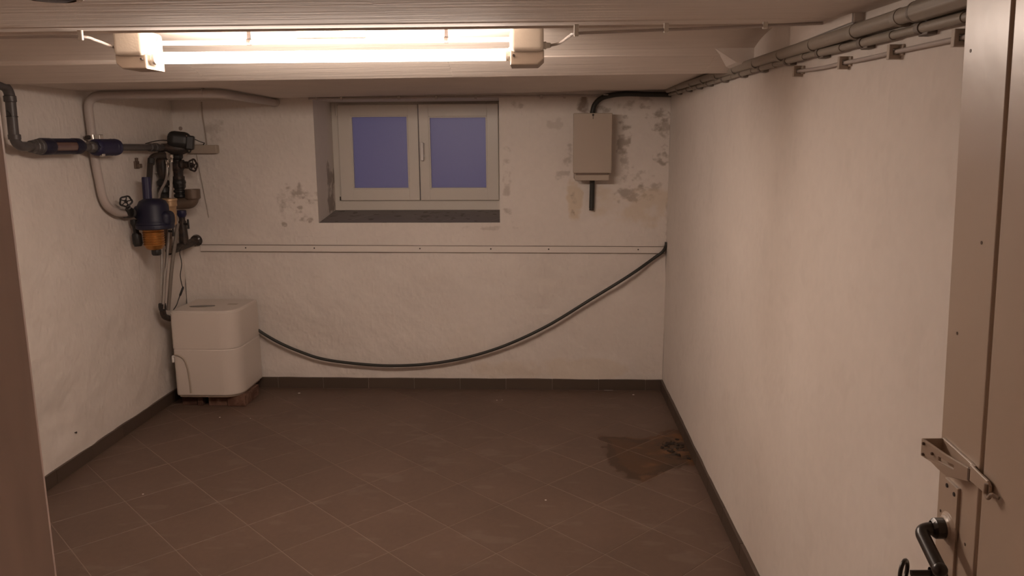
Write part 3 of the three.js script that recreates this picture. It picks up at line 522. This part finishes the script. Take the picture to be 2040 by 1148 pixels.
{ // grey plastic pipe at the left edge of the picture
  const t = thing('plastic_pipe', 'dark grey plastic pipe with elbows at the left picture edge', 'pipe', [PX, 1.7, -3.30]);
  part('pipe', tube([V(PX, 1.828, -2.98), V(PX, 1.828, -3.300), V(PX, 1.58, -3.292), V(PX, 1.577, -3.42)], 0.0205, 0.055, 90, 18), M.greyPlastic, t);
  for (const [y, h] of [[1.775, 0.014], [1.618, 0.012]]) part('collar', lathe(V(PX, y - h, -3.297), V(PX, y + h, -3.297), [[0.0205, 0], [0.0245, 0.1], [0.0245, 0.9], [0.0205, 1]]), M.greyPlastic, t);
  part('cable_tie', [lathe(V(PX, 1.700, -3.297), V(PX, 1.704, -3.297), [[0.0205, 0], [0.0225, 0.1], [0.0225, 0.9], [0.0205, 1]]), ...wire([V(PX + 0.01, 1.704, -3.275), V(PX + 0.015, 1.715, -3.262), V(PX + 0.012, 1.725, -3.250)], 0.003, 12)], M.black, t);
}
{ // sight strainer
  const t = thing('pipe_strainer', 'blue ended strainer with brown sight tube in the supply line', 'strainer', [PX, 1.577, -3.6]), y = 1.577;
  part('union_nut', lathe(V(PX, y, -3.395), V(PX, y, -3.462), [[0.021, 0], [0.027, 0.05], [0.027, 0.35], [0.030, 0.4], [0.030, 0.7], [0.034, 0.75], [0.034, 1], [0, 1]]), M.greyPlastic, t);
  part('end_housing', lathe(V(PX, y, -3.450), V(PX, y, -3.535), [[0, 0], [0.030, 0.02], [0.038, 0.22], [0.038, 0.95], [0.036, 1], [0, 1]]), M.blueDark, t);
  part('sight_tube', cyl(V(PX, y, -3.53), V(PX, y, -3.705), 0.0325, 0.0325, 28), M.amberTube, t, 'brown see-through sight tube');
  for (const a0 of [2.18, -0.96]) part('guard_shell', [new THREE.CylinderGeometry(0.0365, 0.0365, 0.18, 20, 1, true, a0, 1.9), new THREE.CylinderGeometry(0.0335, 0.0335, 0.18, 20, 1, true, a0, 1.9)].map((q) => q.rotateX(Math.PI / 2).rotateZ(0.0).translate(PX, y, -3.617)), M.blueDark, t);
  part('end_housing', lathe(V(PX, y, -3.700), V(PX, y, -3.785), [[0, 0], [0.036, 0], [0.038, 0.05], [0.038, 0.6], [0.030, 0.88], [0.020, 1], [0, 1]]), M.blueDark, t);
}
{ // grey pieces of the supply line and the blue shut-off
  const t = thing('supply_pipe', 'dark grey straight pipe between the blue valve and the corner', 'pipe', [PX, 1.57, -4.3]);
  part('pipe', tube([V(PX, 1.569, -4.10), V(PX, 1.565, -4.60)], 0.0185, 0, 8, 18), M.greyPlastic, t);
  part('coupling', lathe(V(PX, 1.5665, -4.44), V(PX, 1.566, -4.53), [[0.0185, 0], [0.023, 0.05], [0.023, 0.4], [0.020, 0.45], [0.020, 0.6], [0.024, 0.65], [0.024, 1], [0.018, 1]]), M.greyPlastic, t);
  const j = thing('pipe_union', 'short grey union crossing in front of the pale painted riser', 'pipe fitting', [PX, 1.574, -3.83]);
  part('body', lathe(V(PX, 1.575, -3.778), V(PX, 1.572, -3.89), [[0, 0], [0.019, 0], [0.019, 0.55], [0.027, 0.6], [0.027, 0.95], [0, 1]]), M.greyPlastic, j);
  part('bracket', [box(WL - 0.004, PX + 0.006, 1.555, 1.594, -3.838, -3.812, 0.004)], M.pipePaint, j);
  const b = thing('shutoff_valve', 'rounded blue valve body next to the pale painted riser', 'valve', [PX, 1.569, -3.99]);
  const g = new RoundedBoxGeometry(0.082, 0.084, 0.236, 6, 0.036).translate(PX, 1.570, -3.995);
  part('body', g, M.blue, b);
  for (const z of [-4.045, -4.075]) part('rib', lathe(V(PX, 1.570, z - 0.004), V(PX, 1.570, z + 0.004), [[0.040, 0], [0.0435, 0.3], [0.0435, 0.7], [0.040, 1]]), M.blue, b);
  part('clip', [box(PX + 0.012, PX + 0.03, 1.525, 1.54, -3.93, -3.905, 0.003)], M.chrome, b);
  part('nut', lathe(V(PX, 1.572, -3.872), V(PX, 1.572, -3.905), [[0.024, 0], [0.032, 0.1], [0.034, 0.9], [0.03, 1]], 8), M.blueDark, b);
}
{ // black motor head at the corner
  const t = thing('valve_motor', 'black motor head on the pipes in the left corner', 'actuator', [-2.165, 1.56, -4.64]);
  part('housing', box(-0.068, 0.062, -0.050, 0.050, -0.05, 0.05, 0.038).rotateZ(-0.12).rotateY(0.35).translate(-2.150, 1.607, -4.640), M.black, t);
  part('end_plate', box(-0.030, 0.016, -0.044, 0.040, -0.046, 0.046, 0.010).rotateZ(-0.12).rotateY(0.35).translate(-2.090, 1.592, -4.660), M.black, t);
  part('body', [lathe(V(-2.245, 1.565, -4.60), V(-2.12, 1.560, -4.665), [[0, 0], [0.022, 0], [0.024, 0.2], [0.038, 0.35], [0.040, 0.8], [0.028, 1], [0, 1]])], M.iron, t);
  part('label_spot', cyl(V(-2.092, 1.630, -4.608), V(-2.091, 1.631, -4.604), 0.004, 0.004, 10), M.chrome, t);
  part('cable_loop', wire([V(-2.10, 1.555, -4.62), V(-2.092, 1.535, -4.61), V(-2.083, 1.535, -4.61), V(-2.076, 1.556, -4.625)], 0.004, 24), M.black, t);
  cableThing('thin_wire', 'thin black wire looping from the motor head back to the pipe', 'cable', [V(-2.195, 1.603, -4.62), V(-2.225, 1.606, -4.58), V(-2.245, 1.600, -4.52), V(-2.255, 1.588, -4.44)], 0.0028, M.black, [], null, null);
  cableThing('thin_wire', 'thin black wire from the motor head to the beige junction box', 'cable', [V(-2.09, 1.622, -4.66), V(-2.075, 1.602, -4.72), V(-2.085, 1.590, -4.82), V(-2.11, 1.588, -4.885), V(-2.125, 1.573, -4.895)], 0.0028, M.black, [], null, null);
}
{ // junction box
  const t = thing('junction_box', 'flat beige trunking box on the back wall near left corner', 'box', [-2.118, 1.55, WB]);
  part('base', box(-2.204, -2.034, 1.528, 1.575, WB - 0.004, WB + 0.02, 0.003), M.beige, t);
  part('cover', box(-2.207, -2.031, 1.525, 1.577, WB + 0.018, WB + 0.052, 0.004), M.beige, t);
  cableThing('thin_wire', 'painted wire from the ceiling down to the beige junction box', 'cable', [V(-2.122, 1.84, -4.917), V(-2.121, 1.76, -4.916), V(-2.112, 1.66, -4.916), V(-2.106, 1.57, -4.912)], 0.0042, M.pipePaint, [], null, null);
  cableThing('thin_wire', 'thin painted wire below the junction box down to the bronze trap', 'cable', [V(-2.178, 1.530, -4.915), V(-2.170, 1.44, -4.916), V(-2.150, 1.28, -4.916), V(-2.132, 1.122, -4.917)], 0.0024, M.pipePaint, [], null, null);
}
function handwheel(parent, c, axis, R, mat) {                            // spoked wheel with a wavy rim
  const q = new THREE.Quaternion().setFromUnitVectors(V(0, 0, 1), axis.clone().normalize()), g = [];
  const pts = []; for (let i = 0; i < 48; i++) { const a = i / 48 * Math.PI * 2, r = R * (1 + 0.07 * Math.cos(a * 5)); pts.push(V(Math.cos(a) * r, Math.sin(a) * r, 0)); }
  g.push(new THREE.TubeGeometry(new THREE.CatmullRomCurve3(pts, true), 80, R * 0.17, 8, true));
  g.push(new THREE.CylinderGeometry(R * 0.26, R * 0.30, R * 0.5, 14).rotateX(Math.PI / 2));
  for (let k = 0; k < 5; k++) { const a = k / 5 * Math.PI * 2 + 0.3; g.push(cyl(V(0, 0, 0), V(Math.cos(a) * R, Math.sin(a) * R, 0), R * 0.11, R * 0.10, 8)); }
  return part('handwheel', g.map((x) => x.applyQuaternion(q).translate(c.x, c.y, c.z)), mat, parent);
}
{ // right column: valve with handwheel, threaded check valve
  const X = -2.210, Z = -4.715;
  const t = thing('gate_valve', 'dark iron valve column with handwheel pointing right', 'valve', [X, 1.27, Z]);
  part('nut', lathe(V(X, 1.548, Z), V(X, 1.49, Z), [[0, 0], [0.030, 0], [0.036, 0.2], [0.036, 0.8], [0.026, 1], [0, 1]], 8), M.black, t);
  part('body', lathe(V(X, 1.495, Z), V(X, 1.375, Z), [[0.024, 0], [0.024, 0.1], [0.036, 0.22], [0.036, 0.5], [0.028, 0.6], [0.028, 0.85], [0.034, 0.86], [0.034, 1], [0, 1]]), M.iron, t);
  part('check_valve', lathe(V(X, 1.378, Z), V(X, 1.262, Z), [[0.030, 0], [0.036, 0.08], [0.040, 0.2], [0.036, 0.3], [0.036, 0.45], [0.030, 0.5], [0.030, 0.56], [0.036, 0.6], [0.036, 0.70], [0.028, 0.74], [0.028, 0.78], [0.036, 0.82], [0.036, 0.94], [0.026, 1], [0, 1]]), M.black, t);
  part('bonnet', lathe(V(X + 0.02, 1.462, Z + 0.004), V(X + 0.098, 1.458, Z + 0.012), [[0.030, 0], [0.030, 0.2], [0.022, 0.3], [0.022, 0.62], [0.016, 0.66], [0.016, 1], [0, 1]]), M.iron, t);
  handwheel(t, V(X + 0.100, 1.458, Z + 0.013), V(1, 0.02, 0.30), 0.034, M.iron);
}
{ // left column, hidden partly behind the hoses
  const X = -2.264, Z = -4.635;
  const t = thing('pipe_column', 'dark fitting column between the flexible hoses and black elbow', 'pipe fitting', [X, 1.25, Z]);
  part('body', lathe(V(X, 1.545, Z), V(X, 1.375, Z), [[0.016, 0], [0.026, 0.1], [0.026, 0.25], [0.033, 0.3], [0.033, 0.8], [0.022, 1], [0, 1]]), M.iron, t);
  part('check_valve', lathe(V(X - 0.005, 1.38, Z), V(X - 0.005, 1.26, Z), [[0.022, 0], [0.034, 0.1], [0.034, 0.3], [0.026, 0.36], [0.034, 0.45], [0.034, 0.65], [0.026, 0.7], [0.034, 0.8], [0.030, 1], [0, 1]]), M.black, t);
  part('small_screw', ball(X - 0.022, 1.42, Z + 0.034, 0.005), M.chrome, t);
  const e = thing('elbow_pipe', 'black bent pipe into the top of the blue water filter', 'pipe', [-2.22, 1.27, -4.45]);
  part('pipe', tube([V(-2.190, 1.522, -4.52), V(-2.236, 1.520, -4.45), V(-2.224, 1.27, -4.345)], 0.0165, 0.05, 60), M.darkIron, e);
  part('nut', lathe(V(-2.232, 1.505, -4.443), V(-2.231, 1.470, -4.430), [[0.0165, 0], [0.020, 0.1], [0.020, 0.9], [0.0165, 1]], 8), M.black, e);
}
{ // flexible hoses to the softener
  const hose = (label, pts, r) => { const t = thing('flexible_hose', label, 'hose', [pts[0].x, pts[0].y, pts[0].z]); part('braid', wire(pts, r, 120, 12), M.steel, t); part('ferrule', lathe(pts[0].clone().add(V(0, 0.005, 0)), pts[0].clone().add(V(0, -0.04, 0)), [[r, 0], [r * 1.5, 0.05], [r * 1.5, 0.5], [r * 1.2, 0.6], [r * 1.2, 1]]), M.chrome, t); return t; };
  hose('silver braided hose curving left behind the blue water filter', [V(-2.205, 1.49, -4.58), V(-2.207, 1.45, -4.578), V(-2.218, 1.38, -4.57), V(-2.255, 1.29, -4.545), V(-2.262, 1.15, -4.53), V(-2.246, 1.0, -4.50), V(-2.237, 0.85, -4.462), V(-2.248, 0.635, -4.44)], 0.0078);
  hose('silver braided hose hanging straight behind the pale brass cup', [V(-2.183, 1.52, -4.58), V(-2.190, 1.40, -4.58), V(-2.203, 1.28, -4.575), V(-2.214, 1.10, -4.545), V(-2.211, 0.95, -4.49), V(-2.210, 0.85, -4.45), V(-2.231, 0.635, -4.425)], 0.0085);
  const g = thing('drop_pipe', 'brownish straight pipe beside the hoses above the softener', 'pipe', [-2.20, 1.0, -4.64]);
  part('pipe', tube([V(-2.178, 1.12, -4.585), V(-2.186, 0.86, -4.475), V(-2.216, 0.62, -4.455)], 0.0105, 0.06, 50), M.conduitClip, g);
  const f = thing('hose_fitting', 'dark elbow fittings where the hoses enter the white softener', 'pipe fitting', [-2.252, 0.58, -4.67]);
  part('elbow', tube([V(-2.240, 0.65, -4.433), V(-2.245, 0.585, -4.448), V(-2.246, 0.553, -4.525), V(-2.228, 0.553, -4.535)], 0.0175, 0.03, 30), M.iron, f);
  part('nut', lathe(V(-2.239, 0.665, -4.432), V(-2.240, 0.625, -4.436), [[0, 0], [0.020, 0], [0.022, 0.5], [0.020, 1], [0, 1]], 8), M.black, f);
}
{ // blue water filter with brass bowl
  const X = -2.168, Z = -4.285;
  const t = thing('water_filter', 'blue water filter head with ribbed brass bowl in the left corner', 'water filter', [X, 0.98, Z]);
  part('head', [lathe(V(X, 1.287, Z), V(X, 1.125, Z), [[0, 0], [0.046, 0.0], [0.068, 0.07], [0.081, 0.22], [0.086, 0.7], [0.092, 0.78], [0.095, 0.82], [0.095, 0.97], [0.09, 1], [0, 1]], 36), box(X + 0.03, X + 0.108, 1.130, 1.222, Z - 0.05, Z + 0.05, 0.032), cyl(V(X - 0.06, 1.212, Z), V(X - 0.095, 1.212, Z), 0.042, 0.036, 20)], M.blueDark, t);
  part('flange', lathe(V(X + 0.004, 1.152, Z), V(X + 0.004, 1.122, Z), [[0, 0], [0.096, 0], [0.101, 0.2], [0.101, 0.85], [0.095, 1], [0, 1]], 36), M.blueDark, t);
  part('neck', [lathe(V(X - 0.038, 1.405, Z - 0.03), V(X - 0.036, 1.26, Z - 0.02), [[0, 0], [0.022, 0], [0.024, 0.05], [0.024, 1], [0, 1]])], M.blue, t);
  const ribs = []; ribs.push([0, 0], [0.056, 0], [0.056, 0.12]); for (let k = 0; k < 6; k++) { const a = 0.16 + k * 0.11; ribs.push([0.052, a], [0.0565, a + 0.03], [0.0565, a + 0.06], [0.052, a + 0.09]); } ribs.push([0.050, 0.86], [0.040, 0.97], [0.034, 1], [0, 1]);
  part('bowl', lathe(V(X - 0.010, 1.125, Z), V(X - 0.010, 1.005, Z), ribs, 36), M.brass, t, 'ribbed brass bowl');
  part('drain_plug', lathe(V(X - 0.002, 1.008, Z), V(X - 0.002, 0.972, Z), [[0, 0], [0.024, 0], [0.026, 0.2], [0.026, 0.8], [0.02, 1], [0, 1]]), M.black, t);
  const d = part('drain_valve', [cyl(V(X - 0.05, 1.148, Z + 0.01), V(X - 0.112, 1.148, Z + 0.01), 0.020, 0.020), lathe(V(X - 0.108, 1.176, Z + 0.01), V(X - 0.100, 1.095, Z + 0.012), [[0, 0], [0.020, 0.05], [0.022, 0.3], [0.015, 0.5], [0.015, 0.9], [0.018, 1]])], M.black, t);
  part('knob', lathe(V(X - 0.100, 1.098, Z + 0.012), V(X - 0.097, 1.025, Z + 0.012), [[0, 0], [0.022, 0.0], [0.026, 0.15], [0.026, 0.8], [0.020, 1], [0, 1]], 10), M.black, d);
}
{ // valve from the painted riser into the filter
  const t = thing('angle_valve', 'dark valve with small handwheel left of the blue filter', 'valve', [-2.268, 1.2, -4.22]);
  part('body', [lathe(V(-2.281, 1.212, -4.19), V(-2.258, 1.214, -4.285), [[0, 0], [0.023, 0], [0.026, 0.3], [0.026, 0.6], [0.020, 0.8], [0.022, 1], [0, 1]])], M.greyPlastic, t);
  part('bonnet', lathe(V(-2.27, 1.21, -4.225), V(-2.222, 1.262, -4.125), [[0.0, 0], [0.022, 0], [0.024, 0.35], [0.016, 0.5], [0.013, 0.8], [0.007, 0.82], [0.007, 1]]), M.black, t);
  handwheel(t, V(-2.215, 1.287, -4.095), V(0.25, 0.45, 0.85), 0.029, M.black);
}
{ // pale brass cup
  const X = -2.186, Z = -4.52;
  const t = thing('pressure_reducer', 'pale brass cup shaped reducer right of the blue filter', 'valve', [X, 1.14, Z]);
  part('cup', lathe(V(X, 1.272, Z), V(X, 1.195, Z), [[0, 0], [0.043, 0], [0.045, 0.05], [0.045, 0.15], [0.041, 0.18], [0.041, 0.55], [0.036, 0.62], [0.034, 1], [0, 1]], 32), M.paleBrass, t);
  part('stem', lathe(V(X + 0.008, 1.198, Z), V(X + 0.010, 1.12, Z), [[0.030, 0], [0.024, 0.4], [0.022, 1], [0, 1]]), M.paleBrass, t);
}
{ // bronze trap
  const Z = -4.70;
  const t = thing('drain_trap', 'brown drain elbow with open cup at the left back corner', 'drain pipe', [-2.13, 1.22, Z]);
  part('elbow', tube([V(-2.255, 1.228, Z), V(-2.128, 1.232, Z), V(-2.124, 1.30, Z)], 0.034, 0.045, 40, 22), M.bronze, t);
  part('cup', lathe(V(-2.125, 1.252, Z), V(-2.125, 1.315, Z), [[0.034, 0], [0.044, 0.15], [0.044, 1], [0.038, 1], [0.034, 0.2]], 26), M.bronze, t);
}
{ // lower right column with T handles and the branch into the wall
  const X = -2.224, Z = -4.745;
  const t = thing('branch_pipe', 'dark branch pipe with blue cap running into the back wall', 'pipe', [X, 1.03, Z]);
  part('cap', lathe(V(X, 1.184, Z), V(X, 1.142, Z), [[0, 0], [0.026, 0], [0.028, 0.15], [0.028, 0.6], [0.020, 1], [0, 1]]), M.blue, t, 'blue plastic cap');
  part('riser', lathe(V(X, 1.150, Z), V(X, 0.975, Z), [[0.018, 0], [0.018, 0.15], [0.023, 0.2], [0.025, 0.55], [0.028, 0.8], [0.028, 1], [0, 1]]), M.iron, t);
  part('branch', tube([V(-2.240, 0.955, -4.575), V(-2.230, 0.964, -4.70), V(-2.223, 0.976, -4.93)], 0.0245, 0.05, 60, 18), M.iron, t);
  part('wall_rosette', lathe(V(-2.223, 0.976, -4.895), V(-2.223, 0.976, -4.925), [[0.024, 0], [0.034, 0.2], [0.040, 1]]), M.darkIron, t);
  const tee = (x, y, z, s, nm) => { const h = part('t_handle', [cyl(V(x, y, z), V(x + 0.030, y - 0.002, z + 0.012), 0.007), cyl(V(x + 0.030, y - 0.030, z + 0.012), V(x + 0.030, y + 0.028, z + 0.012), 0.007, 0.006)], M.black, t); return h; };
  tee(X + 0.016, 1.103, Z + 0.012); tee(-2.203, 1.082, -4.52);
  const d = thing('drop_pipe', 'dark upright pipe directly behind the brass filter bowl', 'pipe', [-2.19, 1.0, -4.56]);
  part('pipe', lathe(V(-2.232, 1.15, -4.565), V(-2.240, 0.945, -4.575), [[0.020, 0], [0.020, 0.4], [0.024, 0.45], [0.024, 0.75], [0.018, 0.8], [0.018, 1], [0, 1]]), M.bronze, d);
}
{ // power lead to the softener
  const t = thing('power_lead', 'thin black lead dangling to the top of the white softener', 'cable', [-2.13, 0.7, -4.82]);
  part('lead', wire([V(-2.200, 0.965, -4.66), V(-2.192, 0.94, -4.61), V(-2.181, 0.875, -4.60), V(-2.196, 0.80, -4.60), V(-2.187, 0.725, -4.60)], 0.0026, 50), M.black, t);
  part('connector', lathe(V(-2.182, 0.735, -4.60), V(-2.208, 0.655, -4.57), [[0.003, 0], [0.0065, 0.1], [0.0065, 0.6], [0.003, 0.7], [0.0028, 1]]), M.black, t);
  part('tail', wire([V(-2.207, 0.658, -4.571), V(-2.212, 0.635, -4.56), V(-2.218, 0.615, -4.54), V(-2.222, 0.606, -4.53)], 0.0028, 24), M.black, t);
}
{ // small things on the left wall
  const t = thing('pipe_bracket', 'small dark iron bracket left of the black bent pipe', 'bracket', [WL, 1.47, -4.42]);
  part('plate', [box(WL - 0.006, WL + 0.012, 1.448, 1.490, -4.448, -4.404, 0.003), box(WL, WL + 0.03, 1.452, 1.475, -4.444, -4.415, 0.004), cyl(V(WL + 0.004, 1.488, -4.43), V(WL + 0.006, 1.508, -4.428), 0.010)], M.bronze, t);
  const n = thing('wall_nail', 'small dark nail low on the left wall', 'nail', [WL, 0.185, -3.6]);
  part('shank', [cyl(V(WL - 0.01, 0.184, -3.6), V(WL + 0.009, 0.186, -3.6), 0.0028, 0.0028, 8), cyl(V(WL + 0.008, 0.186, -3.6), V(WL + 0.011, 0.186, -3.6), 0.005, 0.005, 10)], M.iron, n);
}
// dirt by the rust stain and paint flecks on the tiles
{
  const g = [];
  const heaps = [[0.655, -3.99, 0.030], [0.70, -4.02, 0.035], [0.665, -3.90, 0.022], [0.69, -3.84, 0.014], [0.725, -3.95, 0.03], [0.62, -3.95, 0.014], [0.735, -3.80, 0.012]];
  for (let i = 0; i < 90; i++) { const [hx, hz, hr] = heaps[Math.floor(Math.pow(rnd(), 1.5) * heaps.length)], a = rnd() * 6.283, r = hr * Math.pow(rnd(), 0.8); const x = hx + Math.cos(a) * r, z = hz + Math.sin(a) * r * 1.6; if (x > 0.745) continue; const q = 0.0016 + Math.pow(rnd(), 2.5) * 0.0085; g.push(new THREE.IcosahedronGeometry(q, 0).scale(1.5, 0.45, 1).rotateY(rnd() * 6).translate(x, q * 0.25, z)); }
  const o = part('dirt_crumbs', g, M.dirt); o.userData = { label: 'dark crumbs of dirt on the rusty floor stain', category: 'dirt', kind: 'stuff' };
  const f = [];
  for (const [x, z, s] of [[0.008, -3.309, 0.0045], [-1.906, -4.341, 0.005], [-1.576, -4.80, 0.008], [0.567, -4.82, 0.007], [-1.844, -3.317, 0.004], [-0.294, -4.691, 0.004], [-0.262, -4.70, 0.003], [-1.72, -4.33, 0.003]]) f.push(new THREE.IcosahedronGeometry(s, 0).scale(1.2, 0.35, 1).translate(x, s * 0.2, z));
  const p = part('paint_flecks', f, M.chip); p.userData = { label: 'white flecks of fallen paint scattered on the floor tiles', category: 'paint flecks', kind: 'stuff' };
}

// ---------- door, swung into the room on the right ----------
{
  const ex = 0.571, ez = -1.09, hx = 0.536, hz = -0.405;
  const L = Math.hypot(hx - ex, hz - ez), ang = Math.atan2(-(hz - ez), hx - ex), lean = 0.0385;
  const d = new THREE.Group(); d.name = 'door_1'; d.userData = { kind: 'structure' }; scene.add(d);
  d.position.set(ex + 1.05 * Math.sin(lean), 0, ez); d.rotation.order = 'ZYX'; d.rotation.set(0, ang, lean);   // the old leaf hangs out of plumb
  // local axes: x along the leaf from its free edge to the hinges, y up, z out of the face that is seen
  const P = (n, g, m, par = d) => part(n, g, m, par, undefined, true);
  const T = 0.034;
  const planks = [[0, 0.113], [0.121, 0.265], [0.273, 0.42], [0.428, 0.56], [0.568, L]];
  planks.forEach(([p, q]) => P('plank', boxUV(p, q, 0.02, 1.83, -T, 0, 0.0025), M.glossPaint));
  P('tongue', boxUV(0.01, L - 0.01, 0.025, 1.825, -T + 0.004, -0.008), M.glossPaintDark);
  const HX = 0.045, HY = 1.053;
  const pl = P('lock_plate', boxUV(0.028, 0.067, 0.86, 1.122, -0.001, 0.004, 0.0012), M.glossPaint);
  for (const [x, y] of [[0.036, 1.113], [0.058, 1.110]]) P('screw', cyl(V(x, y, 0.002), V(x, y, 0.005), 0.0035, 0.003, 10), M.iron, pl);
  for (const [x, y] of [[0.012, 1.063], [0.088, 1.052], [0.05, 1.022], [0.03, 1.33], [0.08, 1.46], [0.02, 1.70]]) P('nail', cyl(V(x, y, -0.001), V(x, y, 0.0006), 0.0026, 0.0022, 8), M.bronze);
  P('rosette', lathe(V(HX, HY, 0.001), V(HX, HY, 0.010), [[0.024, 0], [0.024, 0.3], [0.018, 0.7], [0.016, 1], [0, 1]]), M.glossPaint, pl);
  P('door_handle', [lathe(V(HX, HY, 0.004), V(HX, HY, 0.026), [[0, 0], [0.0130, 0], [0.0145, 0.3], [0.0145, 0.8], [0.0105, 1]]), ...tube([V(HX, HY, 0.015), V(HX, HY - 0.002, 0.041), V(HX + 0.066, HY - 0.025, 0.041)], 0.0092, 0.018, 60, 16), ball(HX + 0.066, HY - 0.025, 0.041, 0.0100)], M.darkIron);
  // hasp: a tapering plate that starts in front of the free edge and runs into a strap on the leaf
  const h = new THREE.Group(); h.name = 'hasp'; d.add(h);
  const y0 = 1.161, skew = (g) => { const p = g.attributes.position; for (let i = 0; i < p.count; i++) p.setZ(i, p.getZ(i) + 0.025 * clamp((0.10 - p.getX(i)) / 0.084)); g.computeVertexNormals(); return g; };
  const holed = (pts, holes) => { const sh = new THREE.Shape(pts.map(([x, y]) => new THREE.Vector2(x, y))); for (const q of holes) sh.holes.push(new THREE.Path(q.map(([x, y]) => new THREE.Vector2(x, y)))); return new THREE.ExtrudeGeometry(sh, { depth: 0.0025, bevelEnabled: true, bevelSize: 0.0007, bevelThickness: 0.0007, bevelSegments: 1 }); };
  P('keeper', skew(holed([[0.014, -0.0125], [0.034, -0.0135], [0.046, -0.018], [0.062, -0.022], [0.099, -0.013], [0.100, 0.004], [0.060, 0.006], [0.014, 0.012]], [[[0.047, -0.007], [0.075, -0.008], [0.075, -0.001], [0.047, 0.000]]]).translate(0, y0, 0.004)), M.glossPaint, h);
  P('end_plate', boxUV(0.0125, 0.0155, y0 - 0.0125, y0 + 0.0128, 0.0, 0.0315, 0.001), M.glossPaint, h);
  P('back_arm', holed([[0.014, -0.010], [0.105, -0.010], [0.105, 0.010], [0.014, 0.0128]], []).translate(0, y0, 0.0008), M.glossPaint, h);
  P('gap_shade', boxUV(0.0975, 0.1035, y0 - 0.012, y0 + 0.006, 0.003, 0.0080, 0.001), M.bronze, h);
  P('strap', holed([[0.102, -0.010], [0.146, -0.009], [0.152, -0.004], [0.152, 0.004], [0.146, 0.008], [0.102, 0.0105]], []).translate(0, y0, 0.0040), M.glossPaint, h);
  P('hook', tube([V(0.149, y0 + 0.006, 0.009), V(0.149, y0 - 0.008, 0.010), V(0.158, y0 - 0.010, 0.010), V(0.161, y0 - 0.002, 0.008), V(0.169, y0 - 0.004, 0.003)], 0.0024, 0.003, 40), M.glossPaintDark, h);
  for (const [x, y, z] of [[0.019, 0.007, 0.031], [0.019, -0.009, 0.031], [0.036, -0.001, 0.026]]) P('rivet', cyl(V(x, y0 + y, z - 0.001), V(x, y0 + y, z + 0.0022), 0.0026, 0.0020, 8), M.bronze, h);
  // key in the lock, with an oval bow
  d.updateMatrixWorld(true);
  const at = d.localToWorld(V(HX, 0.99, 0.03)), k = thing('door_key', 'dark key with ring bow in the lock below the door handle', 'key', [at.x, at.y, at.z]);
  const kg = (g) => { g = Array.isArray(g) ? merged(g) : g; return g.applyMatrix4(d.matrixWorld); }, KY = 0.985;
  part('shank', [kg(cyl(V(HX, KY, -0.006), V(HX, KY - 0.001, 0.050), 0.0045)), kg(lathe(V(HX, KY, 0.003), V(HX, KY, 0.024), [[0.009, 0], [0.009, 0.4], [0.006, 0.6], [0.008, 1]]))], M.darkIron, k);
  part('bow', [kg(new THREE.TorusGeometry(0.0155, 0.0030, 8, 28).rotateY(Math.PI / 2).rotateY(0.9).translate(HX, KY + 0.002, 0.060))], M.darkIron, k);
}

renderer.render(scene, camera);
